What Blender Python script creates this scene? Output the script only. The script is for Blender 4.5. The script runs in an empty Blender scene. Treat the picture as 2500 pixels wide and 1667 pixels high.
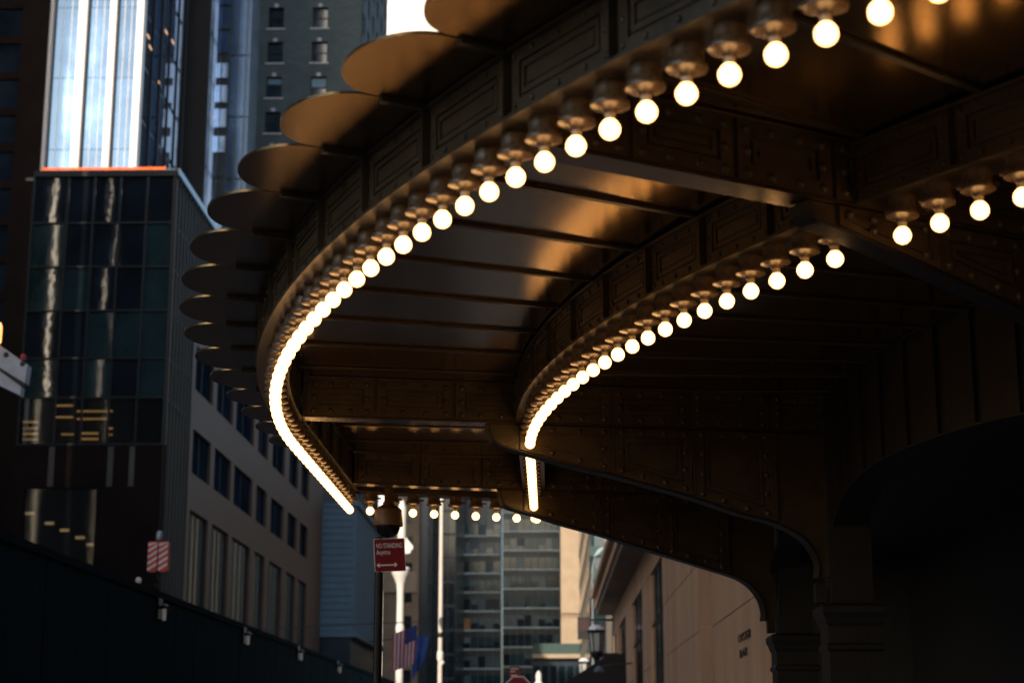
import bpy, math, random
from mathutils import Vector, Matrix
R = math.radians
random.seed(11)
C = bpy.context.scene.collection
scene = bpy.context.scene

# ------------------------------------------------------------------ camera
CAM = Vector((0.0, 0.0, 1.6))
FPX = 4200.0                      # focal length in photo pixels (2500 wide)
PITCH = math.atan((1808 - 833.5) / FPX)
YAW = math.atan(90 / FPX)         # the street runs along +Y, the camera looks a little left of it
cd = bpy.data.cameras.new('camera')
cam = bpy.data.objects.new('camera', cd); C.objects.link(cam)
cam.location = CAM
cam.rotation_euler = (R(90) + PITCH, 0, YAW)
cd.sensor_width = 36; cd.lens = FPX / 2500 * 36
cd.clip_start = .05; cd.clip_end = 3000
cd.dof.use_dof = True; cd.dof.focus_distance = 13.6; cd.dof.aperture_fstop = 2.3
cd.dof.aperture_blades = 0
scene.camera = cam

# ------------------------------------------------------------------ sky, sun, exposure
SUN_EL, SUN_SIDE = R(20), R(20)     # sun behind the camera, 20 degrees to its left
w = bpy.data.worlds.new('World'); scene.world = w; w.use_nodes = True
nt = w.node_tree; nt.nodes.clear()
sky = nt.nodes.new('ShaderNodeTexSky'); sky.sky_type = 'NISHITA'; sky.sun_disc = False
sky.sun_elevation = SUN_EL; sky.sun_rotation = R(180) + SUN_SIDE
sky.air_density = 1.0; sky.dust_density = 2.0; sky.ozone_density = 1.6
bg = nt.nodes.new('ShaderNodeBackground'); bg.inputs[1].default_value = .15
wo = nt.nodes.new('ShaderNodeOutputWorld')
nt.links.new(sky.outputs[0], bg.inputs[0]); nt.links.new(bg.outputs[0], wo.inputs[0])
sd = bpy.data.lights.new('sun', 'SUN'); sd.energy = 3.1; sd.angle = R(.53); sd.color = (1, .87, .70)
so = bpy.data.objects.new('sun', sd); C.objects.link(so)
sdir = Vector((math.sin(SUN_SIDE) * math.cos(SUN_EL), math.cos(SUN_SIDE) * math.cos(SUN_EL), -math.sin(SUN_EL)))
so.rotation_euler = sdir.to_track_quat('-Z', 'Y').to_euler(); so.location = (-40, -90, 80)
vs = scene.view_settings
vs.view_transform = 'Standard'; vs.look = 'None'; vs.exposure = 0.62; vs.gamma = 1.0; vs.use_curve_mapping = False
scene.render.engine = 'CYCLES'
scene.cycles.use_denoising = True
scene.cycles.max_bounces = 4
scene.cycles.sample_clamp_indirect = 4

# ------------------------------------------------------------------ survey helpers: where a sight line meets a real wall plane
CM = cam.rotation_euler.to_matrix()
def ray(u, v):
    return CM @ Vector(((u - 1250) / FPX, -(v - 833.5) / FPX, -1))
def F(u, v, Y):                    # on a wall facing the camera at distance Y -> X, Z
    d = ray(u, v); k = (Y - CAM.y) / d.y
    return d.x * k + CAM.x, d.z * k + CAM.z
def S(u, v, X):                    # on a wall along the street at offset X -> Y, Z
    d = ray(u, v); k = (X - CAM.x) / d.x
    return d.y * k + CAM.y, d.z * k + CAM.z

# ------------------------------------------------------------------ materials
MATS = {}
def mat(name, col, rough=.6, metal=0., var=.15, scale=3., bump=0., bscale=30., coat=0., spec=.5, col2=None, stretch=None, alpha=None, rv=.08, bd=.02):
    m = bpy.data.materials.new(name); m.use_nodes = True; n = m.node_tree; b = n.nodes['Principled BSDF']
    b.inputs['Roughness'].default_value = rough; b.inputs['Metallic'].default_value = metal
    b.inputs['Specular IOR Level'].default_value = spec; b.inputs['Coat Weight'].default_value = coat
    b.inputs['Coat Roughness'].default_value = .25
    tc = n.nodes.new('ShaderNodeTexCoord'); mp = n.nodes.new('ShaderNodeMapping')
    n.links.new(tc.outputs['Object'], mp.inputs[0])
    if stretch: mp.inputs['Scale'].default_value = stretch
    nz = n.nodes.new('ShaderNodeTexNoise'); nz.inputs['Scale'].default_value = scale; nz.inputs['Detail'].default_value = 6; nz.inputs['Roughness'].default_value = .65
    n.links.new(mp.outputs[0], nz.inputs['Vector'])
    mx = n.nodes.new('ShaderNodeMix'); mx.data_type = 'RGBA'
    c2 = col2 or tuple(c * (1 + var * 1.6) for c in col)
    mx.inputs[6].default_value = (*[c * (1 - var) for c in col], 1); mx.inputs[7].default_value = (*c2, 1)
    rp = n.nodes.new('ShaderNodeMapRange'); rp.inputs[1].default_value = .32; rp.inputs[2].default_value = .68
    n.links.new(nz.outputs[0], rp.inputs[0]); n.links.new(rp.outputs[0], mx.inputs[0]); n.links.new(mx.outputs[2], b.inputs['Base Color'])
    rr = n.nodes.new('ShaderNodeMapRange'); rr.inputs[3].default_value = max(0, rough - rv); rr.inputs[4].default_value = min(1, rough + rv)
    n.links.new(nz.outputs[0], rr.inputs[0]); n.links.new(rr.outputs[0], b.inputs['Roughness'])
    if bump:
        nb = n.nodes.new('ShaderNodeTexNoise'); nb.inputs['Scale'].default_value = bscale; nb.inputs['Detail'].default_value = 4
        n.links.new(mp.outputs[0], nb.inputs['Vector'])
        bp = n.nodes.new('ShaderNodeBump'); bp.inputs['Strength'].default_value = bump; bp.inputs['Distance'].default_value = bd
        n.links.new(nb.outputs[0], bp.inputs['Height']); n.links.new(bp.outputs[0], b.inputs['Normal'])
    if alpha is not None: b.inputs['Alpha'].default_value = alpha
    MATS[name] = m
    return m
def emit(name, col, k, base=(.8, .8, .8)):
    m = bpy.data.materials.new(name); m.use_nodes = True; b = m.node_tree.nodes['Principled BSDF']
    b.inputs['Base Color'].default_value = (*base, 1)
    b.inputs['Emission Color'].default_value = (*col, 1); b.inputs['Emission Strength'].default_value = k
    MATS[name] = m; return m
# painted iron of the canopy
mat('iron_paint', (.076, .054, .028), .34, 0, .25, 5, .2, 60, coat=.2)
mat('iron_ceiling', (.34, .215, .080), .15, .9, .12, 40, .04, 150, rv=.03)
mat('iron_flange', (.11, .076, .04), .26, .55, .15, 30, .05, 120, rv=.03)
mat('iron_petal', (.21, .128, .05), .165, .82, .14, 30, .11, 150, rv=.03)
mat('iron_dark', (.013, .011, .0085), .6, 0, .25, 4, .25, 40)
mat('roof_lead', (.10, .10, .10), .6)
mat('cup_paint', (.13, .090, .052), .28, 0, .25, 20, .15, 90, coat=.5)
mat('socket_ceramic', (.62, .56, .45), .35, 0, .1, 30)
emit('bulb_glow', (1.0, .50, .165), 3.9, (.9, .9, .85))
# setting
mat('asphalt', (.05, .05, .052), .85, 0, .3, 8, .3, 200)
mat('pavement', (.30, .28, .26), .85, 0, .2, 2)
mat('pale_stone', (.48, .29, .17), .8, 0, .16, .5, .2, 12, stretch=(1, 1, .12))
mat('shaded_stone', (.30, .20, .135), .8, 0, .15, 1.2, .2, 12, stretch=(1, 1, .15))  # darker copy of the wall stone, shade put into the colour
mat('cornice_shade', (.17, .12, .09), .8, 0, .2, .6)  # wall stone darkened: shade of soffit and recess put into the colour
mat('void_glass', (.012, .014, .016), .12, 0, .3, .4)
mat('brown_granite', (.0095, .006, .005), .8, 0, .25, .25, spec=.05)
mat('pink_granite', (.085, .047, .031), .5, 0, .14, .3, spec=.18)
mat('bronze_frame', (.008, .010, .011), .5, 0, spec=.3)
mat('dark_glass', (.005, .008, .012), .03, 0, .5, .25, .55, .30, spec=.6, rv=.02, bd=.02)
mat('green_glass', (.010, .022, .024), .04, 0, .4, .25, .55, .3, spec=.6, rv=.02, bd=.02)
mat('blue_glass', (.020, .045, .095), .12, .7, .35, .12, .3, .35)
mat('fin_glass', (.022, .042, .046), .10, .4, .4, .15, .4, .3)
mat('fin_metal', (.045, .040, .032), .5, .1, .2, .3)
mat('sky_glass', (.042, .074, .128), .05, .95, .08, .2, .03, .12)
mat('edge_glass', (.45, .60, .80), .08, .9, .15, .2, .2, .3)
mat('white_column', (.80, .73, .68), .6, 0, .05, .2)
mat('grey_pier', (.030, .028, .028), .7, 0, .15, .2, spec=.15)
mat('hotel_window', (.02, .032, .045), .08, 0, .5, .5, spec=.8)
mat('hotel_blind', (.12, .22, .30), .6)
mat('hotel_sill', (.42, .42, .42), .7)
mat('bluegrey_panel', (.07, .125, .17), .6, 0, .12, .4)
mat('office_dark', (.016, .028, .042), .25, .2, .25, .2)
mat('tan_block', (.42, .32, .225), .85, 0, .1, .5, .6, 1.1)
mat('tan_dull', (.30, .22, .15), .85, 0, .15, .4)
mat('green_band', (.012, .05, .045), .5)
mat('pane_teal', (.008, .040, .052), .14, .1, .25, .15)
mat('pane_grey', (.022, .055, .075), .25, .05, .2, .2)
mat('pane_dark', (.003, .013, .021), .12, .1, .3, .2)
mat('pane_blind', (.065, .09, .105), .5, 0, .15, .6)
mat('pane_amber_reflection', (.20, .085, .03), .5, 0, .3, .8)  # orange-brown reflection put into the pane colour
mat('spandrel', (.003, .010, .016), .3, .2, .25, .2)
mat('ledge_metal', (.32, .40, .42), .35, .2, .2, .3)
mat('mullion', (.045, .08, .09), .5, .2)
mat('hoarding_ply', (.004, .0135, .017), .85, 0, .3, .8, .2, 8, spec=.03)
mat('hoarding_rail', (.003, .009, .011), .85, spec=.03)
emit('bulkhead_glow', (1, .93, .82), .05, (.22, .22, .21))
mat('black_iron', (.012, .012, .013), .4, .3, .2, 8)
mat('red_sign', (.16, .002, .006), .45, 0, .12, 4)
mat('sign_white', (.75, .68, .66), .5, 0, .06, 20)
mat('navy_window', (.007, .011, .018), .5, 0, .4, .3, spec=0)
mat('tall_window', (.014, .026, .026), .2, 0, .5, .6, spec=.12)
mat('maroon', (.028, .002, .004), .6)
mat('hook_red', (.50, .03, .03), .45, 0, .2, 3)
mat('hook_white', (.62, .55, .52), .5, 0, .1, 3)
mat('orange_net', (.95, .16, .02), .7, 0, .1, 2)
mat('post_white', (.80, .77, .70), .5, 0, .06, 2)
mat('pole_white', (.74, .64, .56), .5, 0, .08, 1)
mat('flag_red', (.32, .03, .05), .8, 0, .1, 3)
mat('flag_white', (.50, .46, .50), .8, 0, .08, 3)
mat('flag_blue', (.012, .035, .16), .8, 0, .15, 3)
mat('flag_azure', (.016, .05, .26), .8, 0, .3, 2, col2=(.05, .13, .40))
mat('camera_housing', (.11, .06, .032), .5, 0, .1, 10)
mat('camera_dome', (.006, .006, .007), .08, 0, .1, 10)
mat('lantern_glass', (.42, .42, .42), .25, 0, .1, 5)
mat('lantern_dome', (.75, .74, .72), .3)
mat('awning', (.008, .007, .007), .85)
mat('boom_grey', (.42, .45, .52), .5, .2, .15, 2)
emit('amber_lamp', (1, .30, .06), 1.6)
emit('shop_lamp', (1, .55, .2), .55)
emit('office_lamp', (1, .46, .09), .6)
mat('room_dark', (.05, .035, .02), .8)
mat('masonry', (.26, .23, .2), .85, 0, .15, .1)
mat('shade_slab_dark', (.045, .04, .036), .85, 0, .15, .1)  # for the added unseen slabs, dark so the glass mirrors dark
mat('letter_dark', (.03, .014, .01), .6)
mat('steel_grey', (.25, .27, .28), .4, .5)

def brick_mat():
    m = bpy.data.materials.new('hotel_brick'); m.use_nodes = True; n = m.node_tree; b = n.nodes['Principled BSDF']
    tc = n.nodes.new('ShaderNodeTexCoord'); mp = n.nodes.new('ShaderNodeMapping'); mp.inputs['Rotation'].default_value = (R(90), 0, 0)
    bt = n.nodes.new('ShaderNodeTexBrick'); bt.inputs['Scale'].default_value = 1.0
    bt.inputs['Color1'].default_value = (.055, .092, .105, 1); bt.inputs['Color2'].default_value = (.08, .122, .135, 1); bt.inputs['Mortar'].default_value = (.12, .115, .11, 1)
    bt.inputs['Brick Width'].default_value = .9; bt.inputs['Row Height'].default_value = .3; bt.inputs['Mortar Size'].default_value = .03
    nz = n.nodes.new('ShaderNodeTexNoise'); nz.inputs['Scale'].default_value = .25; nz.inputs['Detail'].default_value = 8
    mx = n.nodes.new('ShaderNodeMix'); mx.data_type = 'RGBA'; mx.blend_type = 'MULTIPLY'; mx.inputs[0].default_value = .5
    n.links.new(tc.outputs['Object'], mp.inputs[0]); n.links.new(mp.outputs[0], bt.inputs['Vector']); n.links.new(tc.outputs['Object'], nz.inputs['Vector'])
    n.links.new(bt.outputs['Color'], mx.inputs[6]); n.links.new(nz.outputs[0], mx.inputs[7]); n.links.new(mx.outputs[2], b.inputs['Base Color'])
    b.inputs['Roughness'].default_value = .85; MATS['hotel_brick'] = m
brick_mat()
def clear_glass():
    m = bpy.data.materials.new('shop_glass'); m.use_nodes = True; n = m.node_tree; b = n.nodes['Principled BSDF']
    t = n.nodes.new('ShaderNodeBsdfTransparent'); x = n.nodes.new('ShaderNodeMixShader'); x.inputs[0].default_value = .45
    b.inputs['Base Color'].default_value = (.01, .012, .014, 1); b.inputs['Roughness'].default_value = .05
    t.inputs[0].default_value = (.8, .85, .85, 1)
    n.links.new(t.outputs[0], x.inputs[1]); n.links.new(b.outputs[0], x.inputs[2]); n.links.new(x.outputs[0], n.nodes['Material Output'].inputs[0])
    MATS['shop_glass'] = m
clear_glass()
def net_mat():
    m = MATS['orange_net']; n = m.node_tree; b = n.nodes['Principled BSDF']; out = n.nodes['Material Output']
    t = n.nodes.new('ShaderNodeBsdfTransparent'); x = n.nodes.new('ShaderNodeMixShader'); x.inputs[0].default_value = .72
    n.links.new(t.outputs[0], x.inputs[1]); n.links.new(b.outputs[0], x.inputs[2]); n.links.new(x.outputs[0], out.inputs[0])
net_mat()

# ------------------------------------------------------------------ mesh helpers
class MB:
    def __init__(s): s.v = []; s.f = []
    def hexa(s, p):                                  # 8 corners: a0 d0 z0, a1 d0 z0, a1 d1 z0, a0 d1 z0, then z1
        i = len(s.v); s.v += [tuple(q) for q in p]
        s.f += [(i, i+3, i+2, i+1), (i+4, i+5, i+6, i+7), (i, i+1, i+5, i+4), (i+1, i+2, i+6, i+5), (i+2, i+3, i+7, i+6), (i+3, i, i+4, i+7)]
        return s
    def box(s, x0, x1, y0, y1, z0, z1):
        return s.hexa([(x0,y0,z0),(x1,y0,z0),(x1,y1,z0),(x0,y1,z0),(x0,y0,z1),(x1,y0,z1),(x1,y1,z1),(x0,y1,z1)])
    def mbox(s, mp, a0, a1, d0, d1, z0, z1, n=1):    # box in (along, outward, up) coordinates, swept along a mapped path
        i = len(s.v)
        for k in range(n + 1):
            a = a0 + (a1 - a0) * k / n
            s.v += [tuple(mp(a, d0, z0)), tuple(mp(a, d1, z0)), tuple(mp(a, d1, z1)), tuple(mp(a, d0, z1))]
        for k in range(n):
            b = i + 4 * k
            for j in range(4):
                s.f.append((b + j, b + (j+1) % 4, b + 4 + (j+1) % 4, b + 4 + j))
        s.f.append((i, i+3, i+2, i+1)); e = i + 4 * n; s.f.append((e, e+1, e+2, e+3))
        return s
    def ring(s, pts): i = len(s.v); s.v += [tuple(p) for p in pts]; return list(range(i, i + len(pts)))
    def loft(s, rings, closed=True, cap=True):
        ids = [s.ring(r) for r in rings]
        for A, B in zip(ids, ids[1:]):
            n = len(A)
            for j in range(n if closed else n - 1):
                s.f.append((A[j], A[(j+1) % n], B[(j+1) % n], B[j]))
        if cap and closed: s.f.append(tuple(reversed(ids[0]))); s.f.append(tuple(ids[-1]))
        return s
    def lathe(s, prof, n=16, o=(0, 0, 0), sq=False):
        rings = []
        for r, z in prof:
            rings.append([(o[0] + r * math.cos(2*math.pi*j/n + (math.pi/n if sq else 0)), o[1] + r * math.sin(2*math.pi*j/n + (math.pi/n if sq else 0)), o[2] + z) for j in range(n)])
        return s.loft(rings)
    def tube(s, p, q, r, n=8, r2=None):
        p, q = Vector(p), Vector(q); d = (q - p).normalized(); x = d.orthogonal().normalized(); y = d.cross(x)
        return s.loft([[c + (x * math.cos(2*math.pi*j/n) + y * math.sin(2*math.pi*j/n)) * rr for j in range(n)] for c, rr in ((p, r), (q, r if r2 is None else r2))])
    def prism(s, poly, mp, d0, d1):                  # polygon in (a, z) extruded between two depths
        A = s.ring([mp(a, d0, z) for a, z in poly]); B = s.ring([mp(a, d1, z) for a, z in poly]); n = len(poly)
        for j in range(n): s.f.append((A[j], A[(j+1) % n], B[(j+1) % n], B[j]))
        s.f.append(tuple(reversed(A))); s.f.append(tuple(B)); return s
    def mesh(s, name, m, smooth=False):
        me = bpy.data.meshes.new(name); me.from_pydata(s.v, [], s.f); me.validate(); me.update()
        import bmesh
        b = bmesh.new(); b.from_mesh(me); bmesh.ops.recalc_face_normals(b, faces=b.faces); b.to_mesh(me); b.free()
        me.materials.append(MATS[m] if isinstance(m, str) else m)
        if smooth:
            for p in me.polygons: p.use_smooth = True
            try: me.set_sharp_from_angle(angle=R(38))
            except Exception: pass
        return me
    def build(s, name, m, parent=None, smooth=False):
        return put(s.mesh(name, m, smooth), name, parent)
def put(me, name, parent=None, loc=None, rot=None):
    o = bpy.data.objects.new(name, me); C.objects.link(o)
    if loc is not None: o.location = loc
    if rot is not None: o.rotation_euler = rot
    if parent is not None:
        o.parent = parent
        if parent.get('_b') is not None: o.matrix_parent_inverse = Matrix.Translation(Vector(parent['_b'])).inverted()
    return o
def tag(o, label, cat, group=None):
    o['label'] = label; o['category'] = cat
    if group: o['group'] = group
    return o
def thing(name, label, cat, loc=(0, 0, 0), group=None, local=False):
    o = bpy.data.objects.new(name, None); C.objects.link(o); o.location = loc
    o.empty_display_size = .2
    if not local: o['_b'] = list(loc)                # children are modelled in world coordinates
    return tag(o, label, cat, group)
def struct(mb, name, m):
    o = mb.build(name, m); o['kind'] = 'structure'; return o
def front(Y): return lambda a, d, z: (a, Y - d, z)          # wall facing the camera; d points at the camera
def side(X): return lambda a, d, z: (X + d, a, z)           # wall facing right (+X)
def sidel(X): return lambda a, d, z: (X - d, a, z)          # wall facing left (-X)
def grid_wall(mb, mp, As, Zs, holes, d0, d1):
    for i in range(len(As) - 1):
        j = 0
        while j < len(Zs) - 1:
            if (i, j) in holes: j += 1; continue
            k = j
            while k + 1 < len(Zs) - 1 and (i, k + 1) not in holes: k += 1
            mb.mbox(mp, As[i], As[i+1], d0, d1, Zs[j], Zs[k+1]); j = k + 1
    return mb

# ================================================================== SETTING: ground
struct(MB().box(-900, 900, -900, 1500, -.3, 0), 'ground', 'asphalt')
struct(MB().box(-26, -1.2, -300, 900, -.2, .004), 'road', 'asphalt')
struct(MB().box(-1.2, 3.4, -300, 900, -.2, .13), 'pavement_station_side', 'pavement')
struct(MB().box(-28, -26, -300, 900, -.2, .13), 'pavement_far_side', 'pavement')

# ================================================================== CANOPY
CX, CY, R0 = 10.74, 13.6, 12.8
ZB = 3.905                                 # bulb centres
ZL, ZT = 4.09, 4.40                        # beam underside and top
K = R(1) * R0                              # metres of outer edge per degree
def P(t, r, z):                            # t<0 along the curve towards the camera, t>0 along the straight end
    CX, CY = (10.74, 13.6) if r > 11.6 else (10.82, 13.82)
    if t < 0:
        a = R(180 - t); return Vector((CX + r * math.cos(a), CY + r * math.sin(a), z))
    return Vector((CX - r, CY + t * K, z))
def path(r0): return lambda t, d, z: P(t, r0 + d, z)
can = thing('entrance_canopy', 'curved bronze-painted iron canopy with scalloped edge and rows of lit bulbs', 'canopy', (0, 12, ZL))
T0, T1 = -62.0, 18.2
BAY = 3.3; TV = -32.3                      # one fascia rib and petal valley sits here
# roof over it all
MB().mbox(path(0), T0, T1, 7.2, 12.86, 4.47, 4.60, 60).build('roof_slab', 'roof_lead', can)

rivet_me = MB().lathe([(.024, 0), (.022, .010), (.015, .018), (.004, .021)], 8).mesh('rivet', 'iron_paint', True)
def rivet(parent, p, n, s=1.0):
    o = bpy.data.objects.new('rivet', rivet_me); C.objects.link(o)
    o.parent = parent
    o.location = p; o.rotation_euler = Vector(n).to_track_quat('Z', 'Y').to_euler(); o.scale = (s, s, s)
def lerp(a, b, k): return (a[0] + (b[0]-a[0])*k, a[1] + (b[1]-a[1])*k)
def inset(q, m):                           # inset a quad in (a, z) metres-ish
    cx = sum(p[0] for p in q) / 4; cz = sum(p[1] for p in q) / 4
    out = []
    for i in range(4):
        p, a, b = Vector(q[i]), Vector(q[i-1]), Vector(q[(i+1) % 4])
        e1 = (a - p).normalized(); e2 = (b - p).normalized()
        sn = abs(e1.x * e2.y - e1.y * e2.x) or 1
        out.append(tuple(p + (e1 + e2) * (m / sn)))
    return out
def panel(mp, quad, parent, name='panel', fr=.075, gr=.020, proud=.022, m='iron_paint', sx=1.0, rim=True):
    # quad corners bl, br, tr, tl in (a,z); frame strips, recessed groove, raised field
    mb = MB(); q0 = [(a * sx, z) for a, z in quad]
    h = min(abs(q0[3][1]-q0[0][1]), abs(q0[2][1]-q0[1][1])); wd = abs(q0[1][0]-q0[0][0])
    f = min(fr, h * .3, wd * .3)
    q1 = inset(q0, f); q2 = inset(q0, f + gr); q3 = inset(q0, f + gr + .022); q4 = inset(q0, f + gr * 2 + .022)
    un = lambda p: (p[0] / sx, p[1])
    for i in range(4):
        j = (i + 1) % 4
        mb.prism([un(p) for p in (q0[i], q0[j], q1[j], q1[i])], mp, -.004, proud)
        if h > .2: mb.prism([un(p) for p in (q2[i], q2[j], q3[j], q3[i])], mp, -.004, proud * .8)
    mb.prism([un(p) for p in (q4 if h > .2 else q2)], mp, -.004, proud * .55)
    o = mb.build(name, m, None); o.parent = parent
    return o
def child2(mb, name, m, parent, smooth=False):
    o = mb.build(name, m, None, smooth); o.parent = parent; return o

# --- outer and inner curved beams
def curved_beam(name, ro, ri, t0, t1, faces):
    n = int((t1 - t0) * 1.5)
    mb = MB(); mb.mbox(path(0), t0, t1, ri + .02, ro - .02, ZL + .018, ZT - .02, n)
    b = mb.build(name, 'iron_paint', can)
    child2(MB().mbox(path(0), t0, t1, ri - .012, ro + .012, ZL, ZL + .017, n), 'bottom_flange', 'iron_paint', b)
    child2(MB().mbox(path(0), t0, t1, ri - .012, ro + .012, ZT - .019, ZT, n), 'top_flange', 'iron_paint', b)
    k0 = math.ceil((t0 - TV) / BAY); k1 = math.floor((t1 - TV) / BAY)
    rv = MB()
    for fc in faces:
        mp = (lambda t, d, z: P(t, ro - .02 + d, z)) if fc > 0 else (lambda t, d, z: P(t, ri + .02 - d, z))
        rr = (ro if fc > 0 else ri) / R0 * K
        for k in range(k0, k1):
            ta, tb = TV + k * BAY, TV + (k + 1) * BAY
            g = .03 / rr
            panel(mp, [(ta + g, ZL + .018), (tb - g, ZL + .018), (tb - g, ZT - .020), (ta + g, ZT - .020)], b, 'fascia_panel', .055, .014, .014, sx=rr)
            # stiffener rib: a T bar standing proud at each valley
            rb = MB(); rb.mbox(mp, ta - .006 / rr, ta + .006 / rr, 0, .046, ZL + .018, ZT - .020)
            child2(rb, 'rib', 'iron_paint', b)
            for tt in (ta - .055 / rr, ta + .055 / rr):
                for zz in (ZL + .05, (ZL + ZT) / 2, ZT - .05): rv_add(rv, mp, tt, zz)
            for q in range(1, 4):
                tt = ta + (tb - ta) * q / 4
                for zz in (ZL + .045, ZT - .047): rv_add(rv, mp, tt, zz)
    o = child2(rv, 'rivet_rows', 'iron_paint', b, True); o['kind'] = 'stuff'
    return b
def rv_add(mb, mp, t, z):
    p = Vector(mp(t, .013, z)); nrm = (Vector(mp(t, 1, z)) - Vector(mp(t, 0, z))).normalized()
    x = nrm.orthogonal().normalized(); y = nrm.cross(x)
    mb.loft([[p + nrm * h + (x * math.cos(j * math.pi / 3) + y * math.sin(j * math.pi / 3)) * r for j in range(6)] for r, h in ((.016, 0), (.012, .009), (.003, .012))])
curved_beam('outer_beam', 12.90, 12.70, T0, 18.0, (1, -1))
curved_beam('inner_beam', 11.07, 10.87, T0, 20.4, (1, -1))

# --- ceiling sheets between the beams, with overlapping lap joints
SEAM = 3.72; TS = -25.4
for (ra, rb_, nm) in ((11.09, 12.68, 'ceiling_sheet'), (8.45, 10.85, 'inner_ceiling_sheet')):
    k = math.floor((T0 - TS) / SEAM) + 1
    while TS + k * SEAM < T1:
        ta, tb = TS + k * SEAM, min(TS + (k + 1) * SEAM, 19.4)
        dz = random.uniform(-.002, .002)
        # each sheet rises a little along its length so that its edge laps under the next one
        mb = MB(); n = 3; rings = []
        for i in range(n + 1):
            t = ta + (tb - ta) * i / n; z = 4.425 + dz - .010 * i / n
            rings.append([P(t, ra, z), P(t, rb_, z), P(t, rb_, z + .02), P(t, ra, z + .02)])
        mb.loft(rings).build(nm, 'iron_ceiling', can)
        MB().mbox(path(0), tb - .10, tb + .10, ra, rb_, 4.395, 4.412).build('seam_batten', 'iron_paint', can)
        k += 1

# --- scalloped petals along the outer edge
k = math.ceil((T0 - TV) / BAY)
while TV + (k + 1) * BAY <= 16.5:
    ta, tb = TV + k * BAY, TV + (k + 1) * BAY
    tm, hw = (ta + tb) / 2, (tb - ta) / 2 - .035
    zt = ZT + .004
    N = 26; ringb = []; ringt = []
    jit = random.uniform(-.004, .004)
    tip_r, val_r = 13.435 + jit, 13.20
    for i in range(N + 1):
        x = -1 + 2 * i / N
        x = math.sin(x * math.pi / 2)
        ringb.append((tm + hw * x, val_r - .02 + (tip_r - val_r + .02) * math.sqrt(max(0, 1 - x * x))))
    mb = MB(); rows = []
    M = 6
    for s in range(M + 1):
        q = s / M
        row_b, row_t = [], []
        for t, r in ringb:
            rr = 12.62 + (r - 12.62) * q
            sag = .005 * q * q * (1 - ((t - tm) / hw) ** 2)      # gentle dish across the petal
            row_b.append(P(t, rr, zt + sag)); row_t.append(P(t, rr, zt + .014 + sag))
        rows.append((row_b, row_t))
    for lay in (0, 1):
        ids = [mb.ring(r[lay]) for r in rows]
        for A, B in zip(ids, ids[1:]):
            for j in range(N): mb.f.append((A[j], A[j+1], B[j+1], B[j]))
        if lay == 0: bot = ids
        else: top = ids
    for j in range(N):
        mb.f.append((bot[-1][j], bot[-1][j+1], top[-1][j+1], top[-1][j])); mb.f.append((bot[0][j], bot[0][j+1], top[0][j+1], top[0][j]))
    for s in range(M):
        mb.f.append((bot[s][0], bot[s+1][0], top[s+1][0], top[s][0])); mb.f.append((bot[s][N], bot[s+1][N], top[s+1][N], top[s][N]))
    pt = mb.build('petal', 'iron_petal', can, True)
    # the strap under the joint of two petals
    child2(MB().mbox(path(0), ta - .09, ta + .09, 12.90, 13.13, ZT - .022, ZT + .001), 'joint_strap', 'iron_paint', pt)
    k += 1

# --- cross beams and cantilever brackets.  Each hangs in a vertical plane through p0 along d
def line_map(p0, d):
    d = Vector((d[0], d[1], 0)).normalized(); n = Vector((d.y, -d.x, 0))       # n faces the camera side
    p0 = Vector((p0[0], p0[1], 0))
    return (lambda a, dd, z: p0 + d * a + n * dd + Vector((0, 0, z))), n, d, p0
def to_line(u, v, p0, d):                                      # sight line onto that plane -> a, z
    r = ray(u, v); n = Vector((d.y, -d.x, 0)); k = (p0 - Vector((CAM.x, CAM.y, 0))).dot(n) / Vector((r.x, r.y, 0)).dot(n)
    h = CAM + r * k; return (Vector((h.x, h.y, 0)) - p0).dot(d), h.z
def cross_beam(p0, dr, a0, a1, cuts, skip=()):
    mp, n, d, p = line_map(p0, dr)
    cb = MB().mbox(mp, a0, a1, -.07, .07, ZL + .012, ZT).build('cross_beam', 'iron_paint', can)
    child2(MB().mbox(mp, a0, a1, -.086, .086, ZL - .006, ZL + .012), 'bottom_flange', 'iron_flange', cb)
    child2(MB().mbox(mp, a0, a1, -.095, .095, ZT - .002, ZT + .014), 'top_flange', 'iron_paint', cb)
    mpf = lambda a, dd, z: mp(a, .07 + dd, z)
    for i in range(len(cuts) - 1):
        qa, qb = cuts[i], cuts[i+1]
        panel(mpf, [(qa + .014, ZL + .014), (qb - .014, ZL + .014), (qb - .014, ZT - .004), (qa + .014, ZT - .004)], cb, 'panel', .07)
        L = qb - qa
        for f in (.065 / L, .36, .64, 1 - .065 / L):
            for z in (ZL + .05, ZT - .045): rivet(cb, mpf(qa + L * f, .019, z), n)
        for f in (.065 / L, 1 - .065 / L): rivet(cb, mpf(qa + L * f, .019, (ZL + ZT) / 2), n)
    return mp, n, d, p
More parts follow.
